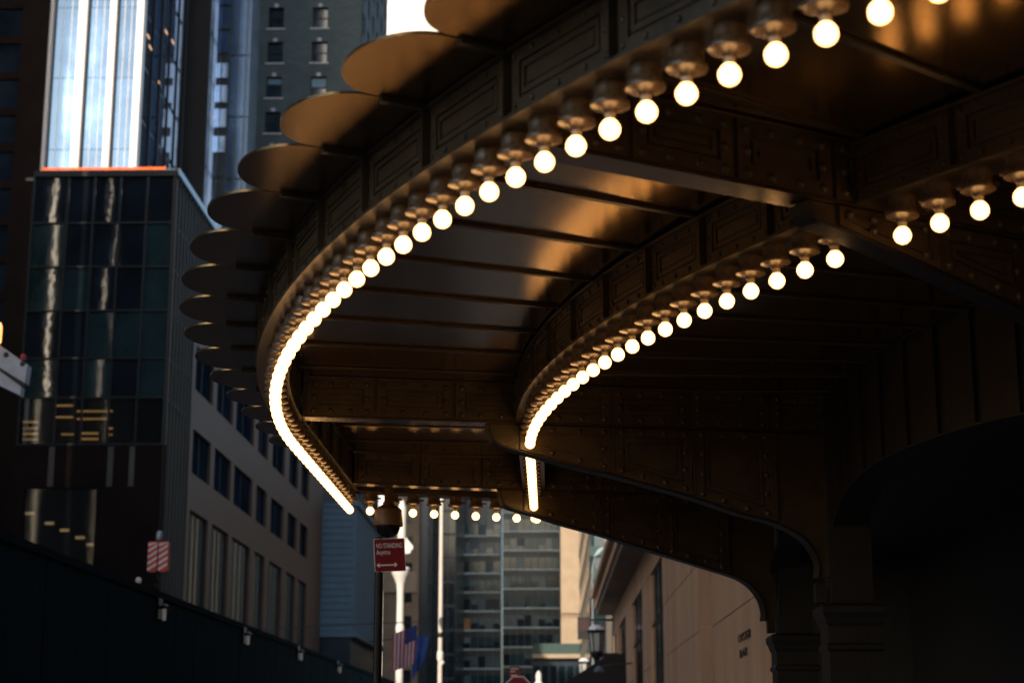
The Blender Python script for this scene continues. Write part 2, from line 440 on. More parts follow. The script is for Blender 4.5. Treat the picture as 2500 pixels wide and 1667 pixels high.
def bracket(mp, n, d, p, bottom, cuts, a_end, tip_top, col_a):
    # bottom: outline of the underside from the tip to the column, (a, z)
    zt = ZL - .010
    poly = [tip_top] + bottom + [(col_a, bottom[-1][1]), (col_a, zt)]
    br = MB().prism(poly, mp, -.055, .055).build('bracket', 'iron_paint', can)
    # bottom flange following the underside
    pts = [tip_top] + bottom
    fl = MB(); rings = []
    for i, q in enumerate(pts):
        a = Vector(pts[max(0, i-1)]); b = Vector(pts[min(len(pts)-1, i+1)]); tn = (b - a).normalized(); nn = Vector((tn.y, -tn.x))
        if nn.y > 0 and i < len(pts) - 4: nn = -nn
        o0 = Vector(q); o1 = o0 - nn * 0 + Vector((tn.y, -tn.x)) * .016
        rings.append([mp(o0.x, -.068, o0.y), mp(o0.x, .068, o0.y), mp(o1.x, .068, o1.y), mp(o1.x, -.068, o1.y)])
    child2(fl.loft(rings), 'bottom_flange', 'iron_dark', br)
    def zb(a):
        for (a0, z0), (a1, z1) in zip(bottom, bottom[1:]):
            if a0 <= a <= a1: return z0 + (z1 - z0) * (a - a0) / (a1 - a0)
        return bottom[0][1] if a < bottom[0][0] else bottom[-1][1]
    mpf = lambda a, dd, z: mp(a, .055 + dd, z)
    for i in range(len(cuts) - 1):
        qa, qb = cuts[i] + .014, cuts[i+1] - .014
        za, zb_ = zb(qa) + .004, zb(qb) + .004
        panel(mpf, [(qa, za), (qb, zb_), (qb, zt - .004), (qa, zt - .004)], br, 'panel', .07)
        L = qb - qa
        for f in (.06 / L, .35, .65, 1 - .06 / L):
            a = qa + L * f
            rivet(br, mpf(a, .019, zt - .04), n, 1.05)
            if zt - zb(a) > .12: rivet(br, mpf(a, .019, zb(a) + .045), n, 1.05)
        for f in (.06 / L, 1 - .06 / L):
            a = qa + L * f; h = zt - zb(a)
            if h > .3:
                m_ = max(1, int(h / .16) - 1)
                for q in range(1, m_ + 1): rivet(br, mpf(a, .019, zb(a) + .045 + (h - .085) * q / (m_ + 1)), n, 1.05)
        st = MB().mbox(mpf, qb + .004, qb + .024, 0, .03, zb(qb) + .004, zt)
        child2(st, 'stiffener', 'iron_paint', br)
    return br

def catmull(pts, n=4):
    out = []
    for i in range(len(pts) - 1):
        p0 = Vector(pts[max(0, i-1)]); p1 = Vector(pts[i]); p2 = Vector(pts[i+1]); p3 = Vector(pts[min(len(pts)-1, i+2)])
        for k in range(n):
            t = k / n
            out.append(tuple(.5 * ((2*p1) + (p2-p0)*t + (2*p0-5*p1+4*p2-p3)*t*t + (3*p1-p0-3*p2+p3)*t**3)))
    out.append(tuple(pts[-1])); return out

# beam A, where the curve meets the straight end, with the big bracket below it
A0, AD = (-1.95, 13.37), (1, .20)
mpA, nA, dA, pA = cross_beam(A0, AD, 0.0, 4.45, [0.02, .57, 1.20, 1.80, 2.50, 3.16, 3.84, 4.44])
botA = [to_line(u, v, pA, dA) for u, v in ((1196, 1058), (1206, 1077), (1222, 1089), (1266, 1101), (1316, 1115), (1393, 1137), (1493, 1160), (1581, 1184), (1689, 1214), (1800, 1252), (1888, 1275), (1952, 1308), (1984, 1345), (1998, 1379), (1996, 1410))]
cA = lambda u: to_line(u, 1150, pA, dA)[0]
bracket(mpA, nA, dA, pA, catmull(botA, 3), [cA(1262), cA(1492), cA(1688), cA(1885)], 4.4, (to_line(1192, 1046, pA, dA)[0], ZL - .010), 4.42)
# beam B near the far end
B0, BD = (-1.95, 16.97), (1, .30)
mpB, nB, dB, pB = cross_beam(B0, BD, 0.0, 4.55, [.02, .66, 1.30, 1.82, 2.50, 3.16, 3.84, 4.52])
botB = [to_line(u, v, pB, dB) for u, v in ((1222, 1212), (1229, 1230), (1248, 1241), (1300, 1255), (1363, 1276), (1465, 1304), (1540, 1328), (1618, 1352), (1771, 1399), (1809, 1414), (1836, 1434), (1857, 1463), (1866, 1494), (1864, 1515))]
cB = lambda u: to_line(u, 1300, pB, dB)[0]
bracket(mpB, nB, dB, pB, catmull(botB, 3), [cB(1272), cB(1463), cB(1618), cB(1770)], 4.4, (to_line(1220, 1200, pB, dB)[0], ZL - .010), 4.50)
# radial beam N in the curve, near the camera
thN = R(180 + 31.2); N0 = (CX + 12.7 * math.cos(thN), CY + 12.7 * math.sin(thN)); ND = (-math.cos(thN), -math.sin(thN))
mpN, nN, dN, pN = cross_beam(N0, ND, 0.0, 4.3, [.02, .52, 1.10, 1.68, 2.34, 3.0, 3.66, 4.28])
botN = [to_line(u, v, pN, dN) for u, v in ((1962, 524), (1972, 538), (1992, 548), (2040, 566), (2120, 600), (2220, 645), (2350, 703), (2500, 770), (2620, 830), (2680, 900), (2700, 980))]
bracket(mpN, nN, dN, pN, catmull(botN, 3), [to_line(2020, 560, pN, dN)[0], 2.34, 2.95, 3.5], 4.3, (to_line(1957, 510, pN, dN)[0], ZL - .010), 4.3)
# a further radial beam nearer the camera (mostly above the frame)
thM = R(180 + 50); M0 = (CX + 12.7 * math.cos(thM), CY + 12.7 * math.sin(thM)); MD = (-math.cos(thM), -math.sin(thM))
cross_beam(M0, MD, 0.0, 4.3, [.02, .62, 1.24, 1.68, 2.34, 3.0, 3.66, 4.28])
# end beam carrying the last short row of bulbs
E0, ED = (-2.06, 17.52), (1, .42)
mpE, nE, dE, pE = line_map(E0, ED)
eb = MB().mbox(mpE, -.02, 5.2, -.09, .09, ZL + .015, ZT).build('end_beam', 'iron_paint', can)
child2(MB().mbox(mpE, -.02, 5.2, -.11, .11, ZL, ZL + .015), 'bottom_flange', 'iron_paint', eb)

# --- arcade of flat arches on iron columns behind the brackets
RA = 8.36
cols_t = (-31.2, 2.0, 20.0)
def arch(ta, tb):
    n = 40; mb = MB(); rings = []; fl = []
    g = thing('arched_girder', '', 'girder', tuple(P((ta + tb) / 2, RA, 3.1)))
    for i in range(n + 1):
        q = i / n; t = ta + (tb - ta) * q
        z = 3.08 + .54 * max(0, 1 - abs(2 * q - 1) ** 2.7) ** (1 / 2.7)
        rings.append([P(t, RA - .07, z), P(t, RA + .07, z), P(t, RA + .07, ZT), P(t, RA - .07, ZT)])
        fl.append([P(t, RA - .14, z - .016), P(t, RA + .14, z - .016), P(t, RA + .14, z), P(t, RA - .14, z)])
    put(mb.loft(rings).mesh('web_plate', 'iron_dark'), 'web_plate', g)
    put(MB().loft(fl).mesh('arch_flange', 'iron_dark'), 'arch_flange', g)
    m = int((tb - ta) / 3.4)
    for j in range(1, m + 1):
        t = ta + (tb - ta) * j / (m + 1); q = j / (m + 1)
        z = 3.08 + .54 * (1 - abs(2 * q - 1) ** 2.7) ** (1 / 2.7)
        MB().mbox(path(0), t - .5, t + .5, RA + .07, RA + .10, z, ZT).build('stiffener', 'iron_dark', g)
    MB().mbox(path(0), ta, tb, RA - .12, RA + .12, ZT - .002, ZT + .015, 12).build('top_flange', 'iron_dark', g)
    return g
g1 = arch(cols_t[0], cols_t[1]); g1['label'] = 'dark iron arched girder on the right, nearest the camera'
g2 = arch(cols_t[1], cols_t[2]); g2['label'] = 'dark iron arched girder between the two far columns'
lab = ['iron column carrying the nearest bracket at the right', 'iron column with moulded capital under the large riveted bracket', 'iron column under the farthest bracket beside the stone wall']
for t, l in zip(cols_t, lab):
    q = P(t, RA - (.10 if t > 10 else 0), 0); c = thing('iron_column', l, 'column', (q.x, q.y, 0.13))
    MB().lathe([(.34, .13), (.34, .55), (.30, .62), (.30, 2.30)], 4, (q.x, q.y, 0), True).build('shaft', 'iron_dark', c)
    MB().lathe([(.30, 2.30), (.33, 2.32), (.33, 2.35), (.305, 2.37), (.305, 2.50), (.33, 2.53), (.345, 2.57), (.375, 2.61), (.375, 2.66), (.34, 2.68)], 4, (q.x, q.y, 0), True).build('capital', 'iron_dark', c)
    MB().lathe([(.24, 2.69), (.24, 4.40)], 4, (q.x, q.y, 0), True).build('pier', 'iron_dark', c)
    MB().box(q.x - .28, q.x - .20, q.y - .06, q.y + .06, 2.70, 2.86).build('pendant', 'iron_dark', c)

# ================================================================== BULB FIXTURES
cup_me = MB().lathe([(.056, .187), (.063, .184), (.064, .150), (.066, .125), (.076, .110), (.080, .101), (.078, .092), (.062, .085), (.036, .082), (.030, .078)], 20).mesh('socket_cup', 'cup_paint', True)
col_me = MB().lathe([(.029, .080), (.027, .066), (.023, .062)], 14).mesh('collar', 'cup_paint', True)
neck_me = MB().lathe([(.0205, .064), (.0205, .034)], 14).mesh('neck', 'socket_ceramic', True)
prof = [(.021, .038)]
for i in range(1, 9):
    a = R(62) - R(152) * i / 8
    prof.append((max(.0005, .0415 * math.cos(a)), .0415 * math.sin(a)))
bulb_me = MB().lathe(prof, 14).mesh('bulb', 'bulb_glow', True)
stub_me = MB().tube((.05, 0, .135), (.112, 0, .135), .010, 8).mesh('conduit_stub', 'cup_paint', True)
def fixture(p, tangent, label, group):
    f = thing('bulb_fixture', label, 'light bulb', p, group, local=True)
    f.rotation_euler = (R(random.uniform(-2.2, 2.2)), R(random.uniform(-2.2, 2.2)), math.atan2(tangent.y, tangent.x))
    for me in (cup_me, col_me, neck_me, bulb_me, stub_me): put(me, me.name.split('.')[0], f)
LO = ('lit round bulb in a bronze socket along the curved outer edge of the canopy', 'bulbs along the outer beam')
LI = ('lit round bulb in a bronze socket along the inner curved beam', 'bulbs along the inner beam')
LE = ('lit round bulb in the short row across the far end of the canopy', 'bulbs across the far end')
t = -(219.9 - 180) - 6 * 1.025
while t < 17.6:
    p = P(t, R0 - .022, ZB); fixture(p, P(t + .1, R0, 0) - P(t - .1, R0, 0), *LO); t += 1.025
t = -37.1 - 3 * 1.227
IK = 10.9 / R0
while t < 20.3:
    if min(abs(t + 32.1), abs(t - 2.65 + 2.0)) > .55:
        p = P(t, 10.97, ZB); fixture(p, P(t + .1, 10.97, 0) - P(t - .1, 10.97, 0), *LI)
    t += 1.227 if t < 0 else .235 / K
for i in range(11):
    a = .24 + i * .232
    fixture(mpE(a, 0, ZB), dE, *LE)

# dome camera hanging at the far end
dx, dz_ = F(948, 1284, 17.45)
dc = thing('dome_camera', 'brown bell-shaped dome security camera hanging from the far end', 'camera', (dx, 17.45, ZL))
MB().lathe([(.045, ZL + .02), (.045, dz_ + .26), (.06, dz_ + .24), (.06, dz_ + .21)], 14, (dx, 17.45, 0)).build('hanger', 'camera_housing', dc, True)
MB().lathe([(.05, dz_ + .225), (.09, dz_ + .205), (.135, dz_ + .165), (.142, dz_ + .09), (.150, dz_ + .012), (.147, dz_)], 20, (dx, 17.45, 0)).build('housing', 'camera_housing', dc, True)
MB().lathe([(.120, dz_ + .002), (.118, dz_ - .03), (.100, dz_ - .075), (.065, dz_ - .108), (.02, dz_ - .120)], 20, (dx, 17.45, 0)).build('dome', 'camera_dome', dc, True)

# ================================================================== STATION (stone wall on the right)
st = thing('station_building', 'pale stone station wall with tall dark windows and deep cornice on the right', 'building', (3.5, 60, 0))
XF, XN = 3.5, 3.80
YR = S(1706, 1500, XF)[0]; YE = 30.5
ZS = 8.35                                                 # cornice soffit
c1, c2, c3 = S(1624, 1602, XF)[1], S(1624, 1472, XF)[1], S(1614, 1357, XF)[1]
wins = [(S(1618, 1450, XF)[0], S(1588, 1450, XF)[0]), (S(1567, 1450, XF)[0], S(1543, 1450, XF)[0]), (S(1527, 1500, XF)[0], S(1511, 1500, XF)[0]), (S(1503.5, 1500, XF)[0], S(1496, 1500, XF)[0])]
wz0, wz1 = 1.2, S(1600, 1382, XF)[1]
mf = sidel(XF); mn = sidel(XN)
courses = [0.0, c1 - (c2 - c1), c1, c2, c3, ZS]
def ashlar(mp, a0, a1, zs, seg, name='stone_block', m='pale_stone'):
    na = max(1, round((a1 - a0) / seg))
    for j in range(len(zs) - 1):
        for i in range(na):
            b0, b1 = a0 + (a1 - a0) * i / na, a0 + (a1 - a0) * (i + 1) / na
            g0 = .004 if i else 0
            MB().mbox(mp, b0 + g0, b1, -.5, random.uniform(-.004, .006), zs[j] + .022, zs[j+1]).build(name, m, st)
# far part with windows
prev = YR
zs_f = [0, c1, c2, wz1] if c2 < wz1 else [0, c1, wz1]
for wa, wb in wins:
    ashlar(mf, prev, wa, zs_f, 3.2)
    prev = wb
ashlar(mf, prev, 95, zs_f, 6)
ashlar(mf, YR, 95, [wz1, ZS], 9)
for wa, wb in wins:
    fr = MB(); mr = sidel(XF + .07)
    MB().mbox(mr, wa, wb, -.05, 0, wz0, wz1).build('window_pane', 'void_glass', st)
    for q in (.0, .33, .67): fr.mbox(mr, wa + (wb - wa) * q, wa + (wb - wa) * q + .12, .002, .03, wz0, wz1)
    for q in (.35, .7): fr.mbox(mr, wa, wb, .003, .025, wz0 + (wz1 - wz0) * q, wz0 + (wz1 - wz0) * q + .1)
    fr.build('window_frame', 'bronze_frame', st)
    MB().mbox(mf, wa, wb, -.88, -.02, wz0 - .3, wz0).build('window_sill', 'pale_stone', st)
    MB().mbox(mf, wa, wb, -.9, -.51, wz1, wz1 + .3).build('window_head', 'shaded_stone', st)
MB().box(XF + .95, 30, YR, 95, 0, ZS + 1.5).build('core', 'void_glass', st)
# near part, set back a little, and its return
zn = [0, S(1737, 1531, XN)[1], S(1737, 1531, XN)[1] + 3.0, ZS]
ashlar(mn, YE, YR - .02, zn, 2.4)
nr = MB()
for z0, z1 in zip(zn, zn[1:]): nr.box(XF + .004, XN + .3, YR - .014, YR - .002, z0 + .02, z1)
nr.build('return_face', 'shaded_stone', st)
# cornice
co = MB(); co.box(2.62, XF + 2, YE, 96, ZS, ZS + .30); co.build('cornice_bed', 'cornice_shade', st)
co = MB(); co.box(2.50, XF + 2, YE, 96, ZS + .304, ZS + .62); co.build('cornice_fascia', 'pale_stone', st)
co = MB(); co.box(2.32, XF + 2, YE, 96, ZS + .9, ZS + 1.2); co.build('cornice_crown', 'pale_stone', st)
MB().box(2.66, XF + 2, YE, 96, ZS + .624, ZS + .9).build('cornice_cove', 'cornice_shade', st)
MB().box(4.2, 30, 10, 96, ZS + 1.22, 22).build('attic', 'masonry', st)
# hall behind the arcade, its shade put into the near-black wall colour
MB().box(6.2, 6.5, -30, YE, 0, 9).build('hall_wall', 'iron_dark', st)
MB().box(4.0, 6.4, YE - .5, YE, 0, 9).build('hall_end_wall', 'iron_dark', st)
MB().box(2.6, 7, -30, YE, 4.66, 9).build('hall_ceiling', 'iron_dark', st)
# two lines of dark letters on the near end of the wall
def letters(txt, size, loc, rot, m, parent, ext=.004, sx=1.0, align='CENTER', name='lettering'):
    cu = bpy.data.curves.new(name, 'FONT'); cu.body = txt; cu.size = size; cu.extrude = ext; cu.align_x = align
    to = bpy.data.objects.new('tmp_text', cu); C.objects.link(to)
    dg = bpy.context.evaluated_depsgraph_get(); me = bpy.data.meshes.new_from_object(to.evaluated_get(dg))
    bpy.data.objects.remove(to); me.materials.clear(); me.materials.append(MATS[m])
    w_ = max(v.co.x for v in me.vertices) - min(v.co.x for v in me.vertices)
    o = put(me, name, parent, loc, rot); o.scale = (sx / w_, 1, 1)
    return o
yt, zt_ = S(1819, 1562, XN); yb, zb_t = S(1817, 1602, XN)
hL = abs(S(1819, 1538, XN)[1] - S(1819, 1566, XN)[1])
letters('OYSTER', hL * 1.1, (XN - .012, yt, zt_), (R(90), 0, R(-90)), 'letter_dark', st, .006, abs(S(1803, 1550, XN)[0] - S(1834, 1550, XN)[0]))
letters('BAR', hL * 1.1, (XN - .012, yb, zb_t), (R(90), 0, R(-90)), 'letter_dark', st, .006, abs(S(1809, 1550, XN)[0] - S(1829, 1550, XN)[0]))

# lanterns on the station wall and a dark awning below them
def lantern(u, v, Y, s, label):
    x, z = F(u, v, Y); l = thing('wall_lantern', label, 'lantern', (x, Y, z - .9 * s), 'station wall lanterns')
    o = (x, Y, z)
    MB().lathe([(.03*s, .62*s), (.05*s, .52*s), (.30*s, .34*s), (.32*s, .30*s), (.02, .30*s)], 8, o).build('cap', 'black_iron', l)
    MB().lathe([(.30*s, .33*s), (.27*s, .42*s), (.18*s, .50*s), (.03*s, .54*s)], 14, (x, Y, z + .02)).build('dome', 'lantern_dome', l, True)
    MB().lathe([(.27*s, .28*s), (.20*s, -.44*s)], 6, o).build('glass', 'lantern_glass', l)
    fr = MB()
    for j in range(6):
        a = R(60 * j); fr.tube((x + .285*s*math.cos(a), Y + .285*s*math.sin(a), z + .3*s), (x + .212*s*math.cos(a), Y + .212*s*math.sin(a), z - .45*s), .026*s, 5)
    fr.build('frame', 'black_iron', l)
    MB().lathe([(.33*s, .26*s), (.35*s, .31*s), (.30*s, .36*s)], 8, o).build('rim', 'black_iron', l)
    MB().lathe([(.06*s, -.95*s), (.10*s, -.75*s), (.25*s, -.55*s), (.25*s, -.44*s)], 8, o).build('base', 'black_iron', l)
    MB().box(x, XF, Y - .09*s, Y + .09*s, z - .66*s, z - .50*s).build('arm', 'black_iron', l)
lantern(1456, 1560, 88, 1.35, 'large black wall lantern with white dome on the station wall')
lantern(1426, 1630, 93.5, 1.0, 'smaller farther black lantern below the large wall lantern')
ax0, az0 = F(1352, 1667, 84); ax1, az1 = F(1500, 1610, 84)
aw = thing('awning', 'black sloping awning on the station wall at the bottom edge', 'awning', (3.4, 80, az0))
MB().prism([(ax0, az0 - .4), (XF - .02, az0 - .4), (XF - .02, az1 + .15), (ax1 - .6, az1 - .05)], front(80), -6, 0).build('canvas', 'awning', aw)
MB().prism([(ax0, az0 - .9), (XF - .02, az0 - .9), (XF - .02, az0 - .41), (ax0, az0 - .41)], front(79.98), -6, 0).build('valance', 'awning', aw)
# spotlight shade under the lantern
sx_, sz_ = F(1462, 1638, 74)
sp = thing('floodlight', 'small pale floodlight on the station wall below the lantern', 'lamp', (sx_, 74, sz_))
MB().lathe([(.05, .22), (.16, .15), (.24, 0), (.22, -.02)], 12, (sx_, 74, sz_)).build('shade', 'pane_blind', sp, True)
MB().tube((sx_, 74, sz_ + .2), (XF, 74, sz_ + .35), .035).build('arm', 'black_iron', sp)
# little dark red hanging sign further along
rx, rz = F(1428, 1535, 94.5)
hs = thing('hanging_sign', 'small dark red sign hanging from the station wall far off', 'sign', (rx, 94.5, rz))
MB().box(rx - .4, rx + .3, 94.4, 94.5, rz - .55, rz + .65).build('board', 'black_iron', hs)
MB().box(rx - .3, rx + .2, 94.36, 94.398, rz - .1, rz + .5).build('face', 'maroon', hs)
MB().tube((rx + .25, 94.5, rz + .5), (XF, 94.5, rz + .5), .06).build('arm', 'black_iron', hs)

# ================================================================== LEFT SIDE BUILDINGS
XL = -28.0
def lights_in_room(parent, mp, spots, m, name='lamp'):
    for a0, a1, z0, z1 in spots: MB().mbox(mp, a0, a1, 0, .1, z0, z1).build(name, m, parent)

# dark glass office block with granite base and stone side wall
Y2 = S(412, 900, XL)[0]; Y2E = S(785, 1350, XL)[0]
x80 = F(80, 900, Y2)[0] - 2
rowv = [427, 543, 650, 757, 873, 969, 1083, 1190, 1372]
Z2 = [F(412, v, Y2)[1] for v in rowv]
L2 = thing('glass_office_block', 'dark glass corner office block with granite base and stone windows along the street', 'building', (-33, Y2, 0))
m2 = front(Y2)
cu = [60, 146, 211, 276, 343, 409]; CXs = [F(u, 800, Y2)[0] for u in cu]; CXs[-1] = XL - .25
for r in range(6):
    for c in range(5):
        z1, z0 = Z2[r], Z2[r+1]
        lit = r == 5
        tilt = random.uniform(-.012, .012); t2 = 0
        mm = 'shop_glass' if lit else random.choice(['dark_glass', 'dark_glass', 'green_glass'])
        pane = MB(); p = [(CXs[c] + .08, z0 + .07), (CXs[c+1] - .08, z0 + .07), (CXs[c+1] - .08, z1 - .07), (CXs[c] + .08, z1 - .07)]
        off = [-.15 + tilt, -.15 - tilt + t2, -.15 - tilt - t2, -.15 + tilt]
        A = pane.ring([m2(a, o, z) for (a, z), o in zip(p, off)]); B = pane.ring([m2(a, o - .05, z) for (a, z), o in zip(p, off)])
        pane.f += [tuple(A), tuple(reversed(B))] + [(A[i], A[(i+1) % 4], B[(i+1) % 4], B[i]) for i in range(4)]
        pane.build('pane', mm, L2)
mu = MB()
for x in CXs: mu.mbox(m2, x - .06, x + .06, -.2, .02, Z2[6], Z2[0])
for z in Z2[1:7]: mu.mbox(m2, CXs[0], CXs[-1], -.2, .012, z - .06, z + .06)
mu.build('mullions', 'bronze_frame', L2)
MB().mbox(m2, CXs[0], XL + .05, -.4, .10, Z2[0] - .1, Z2[0] + .35).build('parapet', 'bronze_frame', L2)
# lit office floor behind the glass
rm = MB(); rm.mbox(m2, CXs[0], CXs[-1], -6, -5.8, Z2[6], Z2[5]); rm.build('room_wall', 'room_dark', L2)
za, zb2 = Z2[6], Z2[5]; H = zb2 - za
spots = []
for u0, u1, vs_ in ((56, 92, (1030, 1045, 1058, 1072)), (135, 178, (990, 1018)), (150, 180, (1060,)), (188, 262, (1003, 1022)), (195, 240, (1057, 1071)), (262, 275, (1003, 1045, 1060))):
    for v in vs_:
        xa, zz = F(u0, v, Y2 + 5.7); xb, _ = F(u1, v, Y2 + 5.7); spots.append((xa, xb, zz - random.uniform(.03, .08), zz + random.uniform(.02, .06)))
lights_in_room(L2, front(Y2 + 5.75), spots, 'office_lamp', 'ceiling_lamp')
# granite base
MB().mbox(m2, CXs[0], XL, -.4, .02, Z2[7], Z2[6] - .07).build('granite_band', 'brown_granite', L2)
for u0, u1 in ((118, 132), (262, 276), (315, 328)):  # added strips standing for reflections in the granite
    MB().mbox(m2, F(u0, 1140, Y2)[0], F(u1, 1140, Y2)[0], .022, .06, Z2[7] + .1, Z2[6] - .2).build('reflection_strip', 'fin_metal', L2)
xs0, xs1 = F(55, 1280, Y2)[0], F(232, 1280, Y2)[0]
MB().mbox(m2, xs1, XL, -.4, .02, 0, Z2[7] - .004).build('granite_pier', 'brown_granite', L2)
MB().mbox(m2, CXs[0], xs0, -.4, .02, 0, Z2[7] - .004).build('granite_pier', 'brown_granite', L2)
MB().mbox(m2, xs0, xs1, -4, -3.9, 0, Z2[7]).build('shop_back_wall', 'iron_dark', L2)
MB().mbox(m2, xs0 + .05, xs1 - .05, -.3, -.26, 0, Z2[7] - .05).build('shop_window', 'shop_glass', L2)
sp_ = []
for u, v in ((72, 1252), (120, 1276), (157, 1293), (195, 1311), (222, 1328)):
    x, z = F(u, v, Y2 + 3.6); sp_.append((x - .33, x + .33, z - .11, z + .08))
lights_in_room(L2, front(Y2 + 3.7), sp_, 'shop_lamp', 'downlight')
# street side
m2s = side(XL)
zr = S(404, 1204, XL)[1]
R3 = (2.0, zr); R2 = (S(470, 1155, XL)[1], S(470, 1043, XL)[1]); R1 = (S(570, 1042, XL)[1], S(570, 1042, XL)[1] + (R2[1] - R2[0]))
ZST = R1[1] + 1.2
ys = [Y2 + .3]
Ywin = [(S(a, 1100, XL)[0], S(b, 1100, XL)[0]) for a, b in ((470, 515), (525, 566), (574, 619), (630, 655), (666, 697), (708, 730), (738, 757))]
As = [Y2 + .3, S(462, 1100, XL)[0]]
for a, b in Ywin: As += [a, b]
As += [Y2E]
Zs = [0, R3[0], R3[1], R2[0], R2[1], R1[0], R1[1], ZST]
holes = {(1 + 1 + 2*i - 0, j) for i in range(7) for j in (1, 3, 5)}
holes |= {(0, j) for j in range(7)}
grid_wall(MB(), m2s, As, Zs, holes, -1.0, 0).build('stone_wall', 'pink_granite', L2)
for i in range(7):
    a, b = Ywin[i]
    for (z0, z1), tall in ((R3, 1), (R2, 0), (R1, 0)):
        wdw = MB().mbox(m2s, a, b, -.35, -.30, z0, z1).build('window', 'tall_window' if tall else 'navy_window', L2)
        bars = [(a, a + .18, -.2, z0, z1), (b - .18, b, -.2, z0, z1)]
        bars += [(a + (b-a)*q - .07, a + (b-a)*q + .07, -.24, z0, z1) for q in ((.25, .5, .75) if tall else (.5,))]
        for ba, bb_, dd, za_, zb_ in bars:
            o = MB().mbox(m2s, ba, bb_, -.298, dd, za_, zb_).build('frame_bar', 'bronze_frame', None); o.parent = wdw
# curtain wall of the corner bay and upper floors: glass with upright fins
MB().mbox(m2s, Y2 + .3, As[1], -.6, -.3, 0, Z2[0]).build('corner_glass', 'fin_glass', L2)
MB().mbox(m2s, As[1], Y2E, -.6, -.3, ZST, Z2[0]).build('upper_glass', 'fin_glass', L2)
y = Y2 + .3; i = 0
while y < Y2E:
    if y < As[1]: z0 = 0
    else: z0 = ZST
    MB().mbox(m2s, y, y + .13, -.3, -.02, z0, Z2[0] - .02).build('fin', 'fin_metal', L2)
    y += 1.15 if y < As[1] + 12 else 1.7
for z in Z2[1:6]:
    MB().mbox(m2s, Y2 + .3, As[1], -.3, -.15, z - .12, z + .12).build('floor_band', 'bronze_frame', L2)
MB().mbox(m2s, Y2, Y2E, -1.0, .15, Z2[0], Z2[0] + .5).build('coping', 'ledge_metal', L2)
MB().box(x80, XL - 1.0, Y2 + 6.2, Y2E, 0, Z2[0] - .2).build('core', 'iron_dark', L2)

# brown stone block at the extreme left
YL1 = 168.6
xe, _ = F(79, 600, YL1)
L1 = thing('brown_stone_block', 'dark brown stone block cut off by the left edge of the picture', 'building', (-45, YL1, 0))
m1 = front(YL1)
xg = F(17, 600, YL1)[0]
grid_wall(MB(), m1, [-90, xg - 6, xg, xe], [0] + [6 + 4 * i for i in range(25)] + [106], {(1, j) for j in range(0, 25)}, -1, 0).build('wall', 'brown_granite', L1)
for i in range(25):
    z0 = 6 + 4 * i
    MB().mbox(m1, xg - 6, xg, -.5, -.45, z0 + .15, z0 + 3.3).build('window', 'navy_window', L1)
    MB().mbox(m1, xg - 6, xg, -.5, -.2, z0 + 3.3, z0 + 4.15).build('spandrel', 'brown_granite', L1)
MB().box(-90, xe - .02, YL1 + 1.05, YL1 + 30, 0, 105).build('core', 'brown_granite', L1)

# sunlit tower with white columns
YT = 170.0
tw = thing('white_column_tower', 'sunlit tower of white columns and sky-blue glass above the dark block', 'building', (-46, YT, 0))
mt = front(YT)
tz0 = 30; tz1 = 150
def ux(u, Y, v=420): return F(u, v, Y)[0]
colsu = [(80, 108), (172, 193), (250, 266), (317, 334)]
xL_, xR_ = ux(78, YT), ux(337, YT)
for u0, u1 in colsu:
    MB().mbox(mt, ux(u0, YT), ux(u1, YT), -.8, .5, tz0, tz1).build('column', 'white_column', tw)
edges = [(108, 172), (193, 250), (266, 317)]
for u0, u1 in edges:
    a, b = ux(u0, YT), ux(u1, YT)
    z = tz0
    while z < tz1:
        MB().mbox(mt, a + .03, b - .03, -.4, -.3, z + .02, z + 7.96).build('glass_pane', 'sky_glass', tw); z += 8
    for q in (.33, .67): MB().mbox(mt, a + (b-a)*q - .03, a + (b-a)*q + .03, -.3, -.26, tz0, tz1).build('mullion', 'white_column', tw)
YTE = S(450, 300, xR_)[0]
MB().box(xL_ - 20, xR_ - .4, YT + .9, YTE, 0, tz1 - 1).build('core', 'office_dark', tw)
mts = side(xR_)
z = tz0
while z < tz1 - 4:
    for q in range(5):
        a0, a1 = YT + .8 + (YTE - YT - .8) * q / 5, YT + .8 + (YTE - YT - .8) * (q + 1) / 5
        MB().mbox(mts, a0 + .1, a1 - .1, -.38, -.3, z + .15, z + 5.6).build('side_pane', 'dark_glass', tw)
    z += 6
mb = MB()
for q in range(6):
    a = YT + .8 + (YTE - YT - .8) * q / 5; mb.mbox(mts, a - .1, a + .1, -.4, -.15, tz0, tz1)
mb.build('side_mullions', 'bronze_frame', tw)
for u, v in ((360, 90), (404, 79), (365, 117), (420, 103), (388, 205)):
    ya, zz = S(u, v, xR_ - .38); MB().mbox(mts, ya - .6, ya + .6, -.299, -.27, zz - .13, zz + .13).build('lit_lamp', 'office_lamp', tw)
# orange netting on a scaffold deck in front of the tower
nx0, nz0 = F(103, 427, 166); nx1, nz1 = F(404, 408, 166)
net = thing('safety_netting', 'bright orange safety netting along the roof edge below the tower', 'netting', (nx0, 166, nz0))
mb = MB(); mb.mbox(front(166), nx0, nx1, 0, .02, nz0 - 1.0, nz1); mb.build('net', 'orange_net', net)
for i in range(9):
    x = nx0 + (nx1 - nx0) * i / 8; MB().tube((x, 165.9, nz0 - 1), (x, 165.9, nz1 + .05), .05, 6).build('post', 'orange_net', net)
MB().tube((nx0, 165.9, nz1 - .35), (nx1, 165.9, nz1 - .35), .04, 6).build('rail', 'black_iron', net)
MB().box(nx0 - 1, nx1 + 1, 164, 167, nz0 - 1.3, nz0 - 1.0).build('deck', 'grey_pier', net)

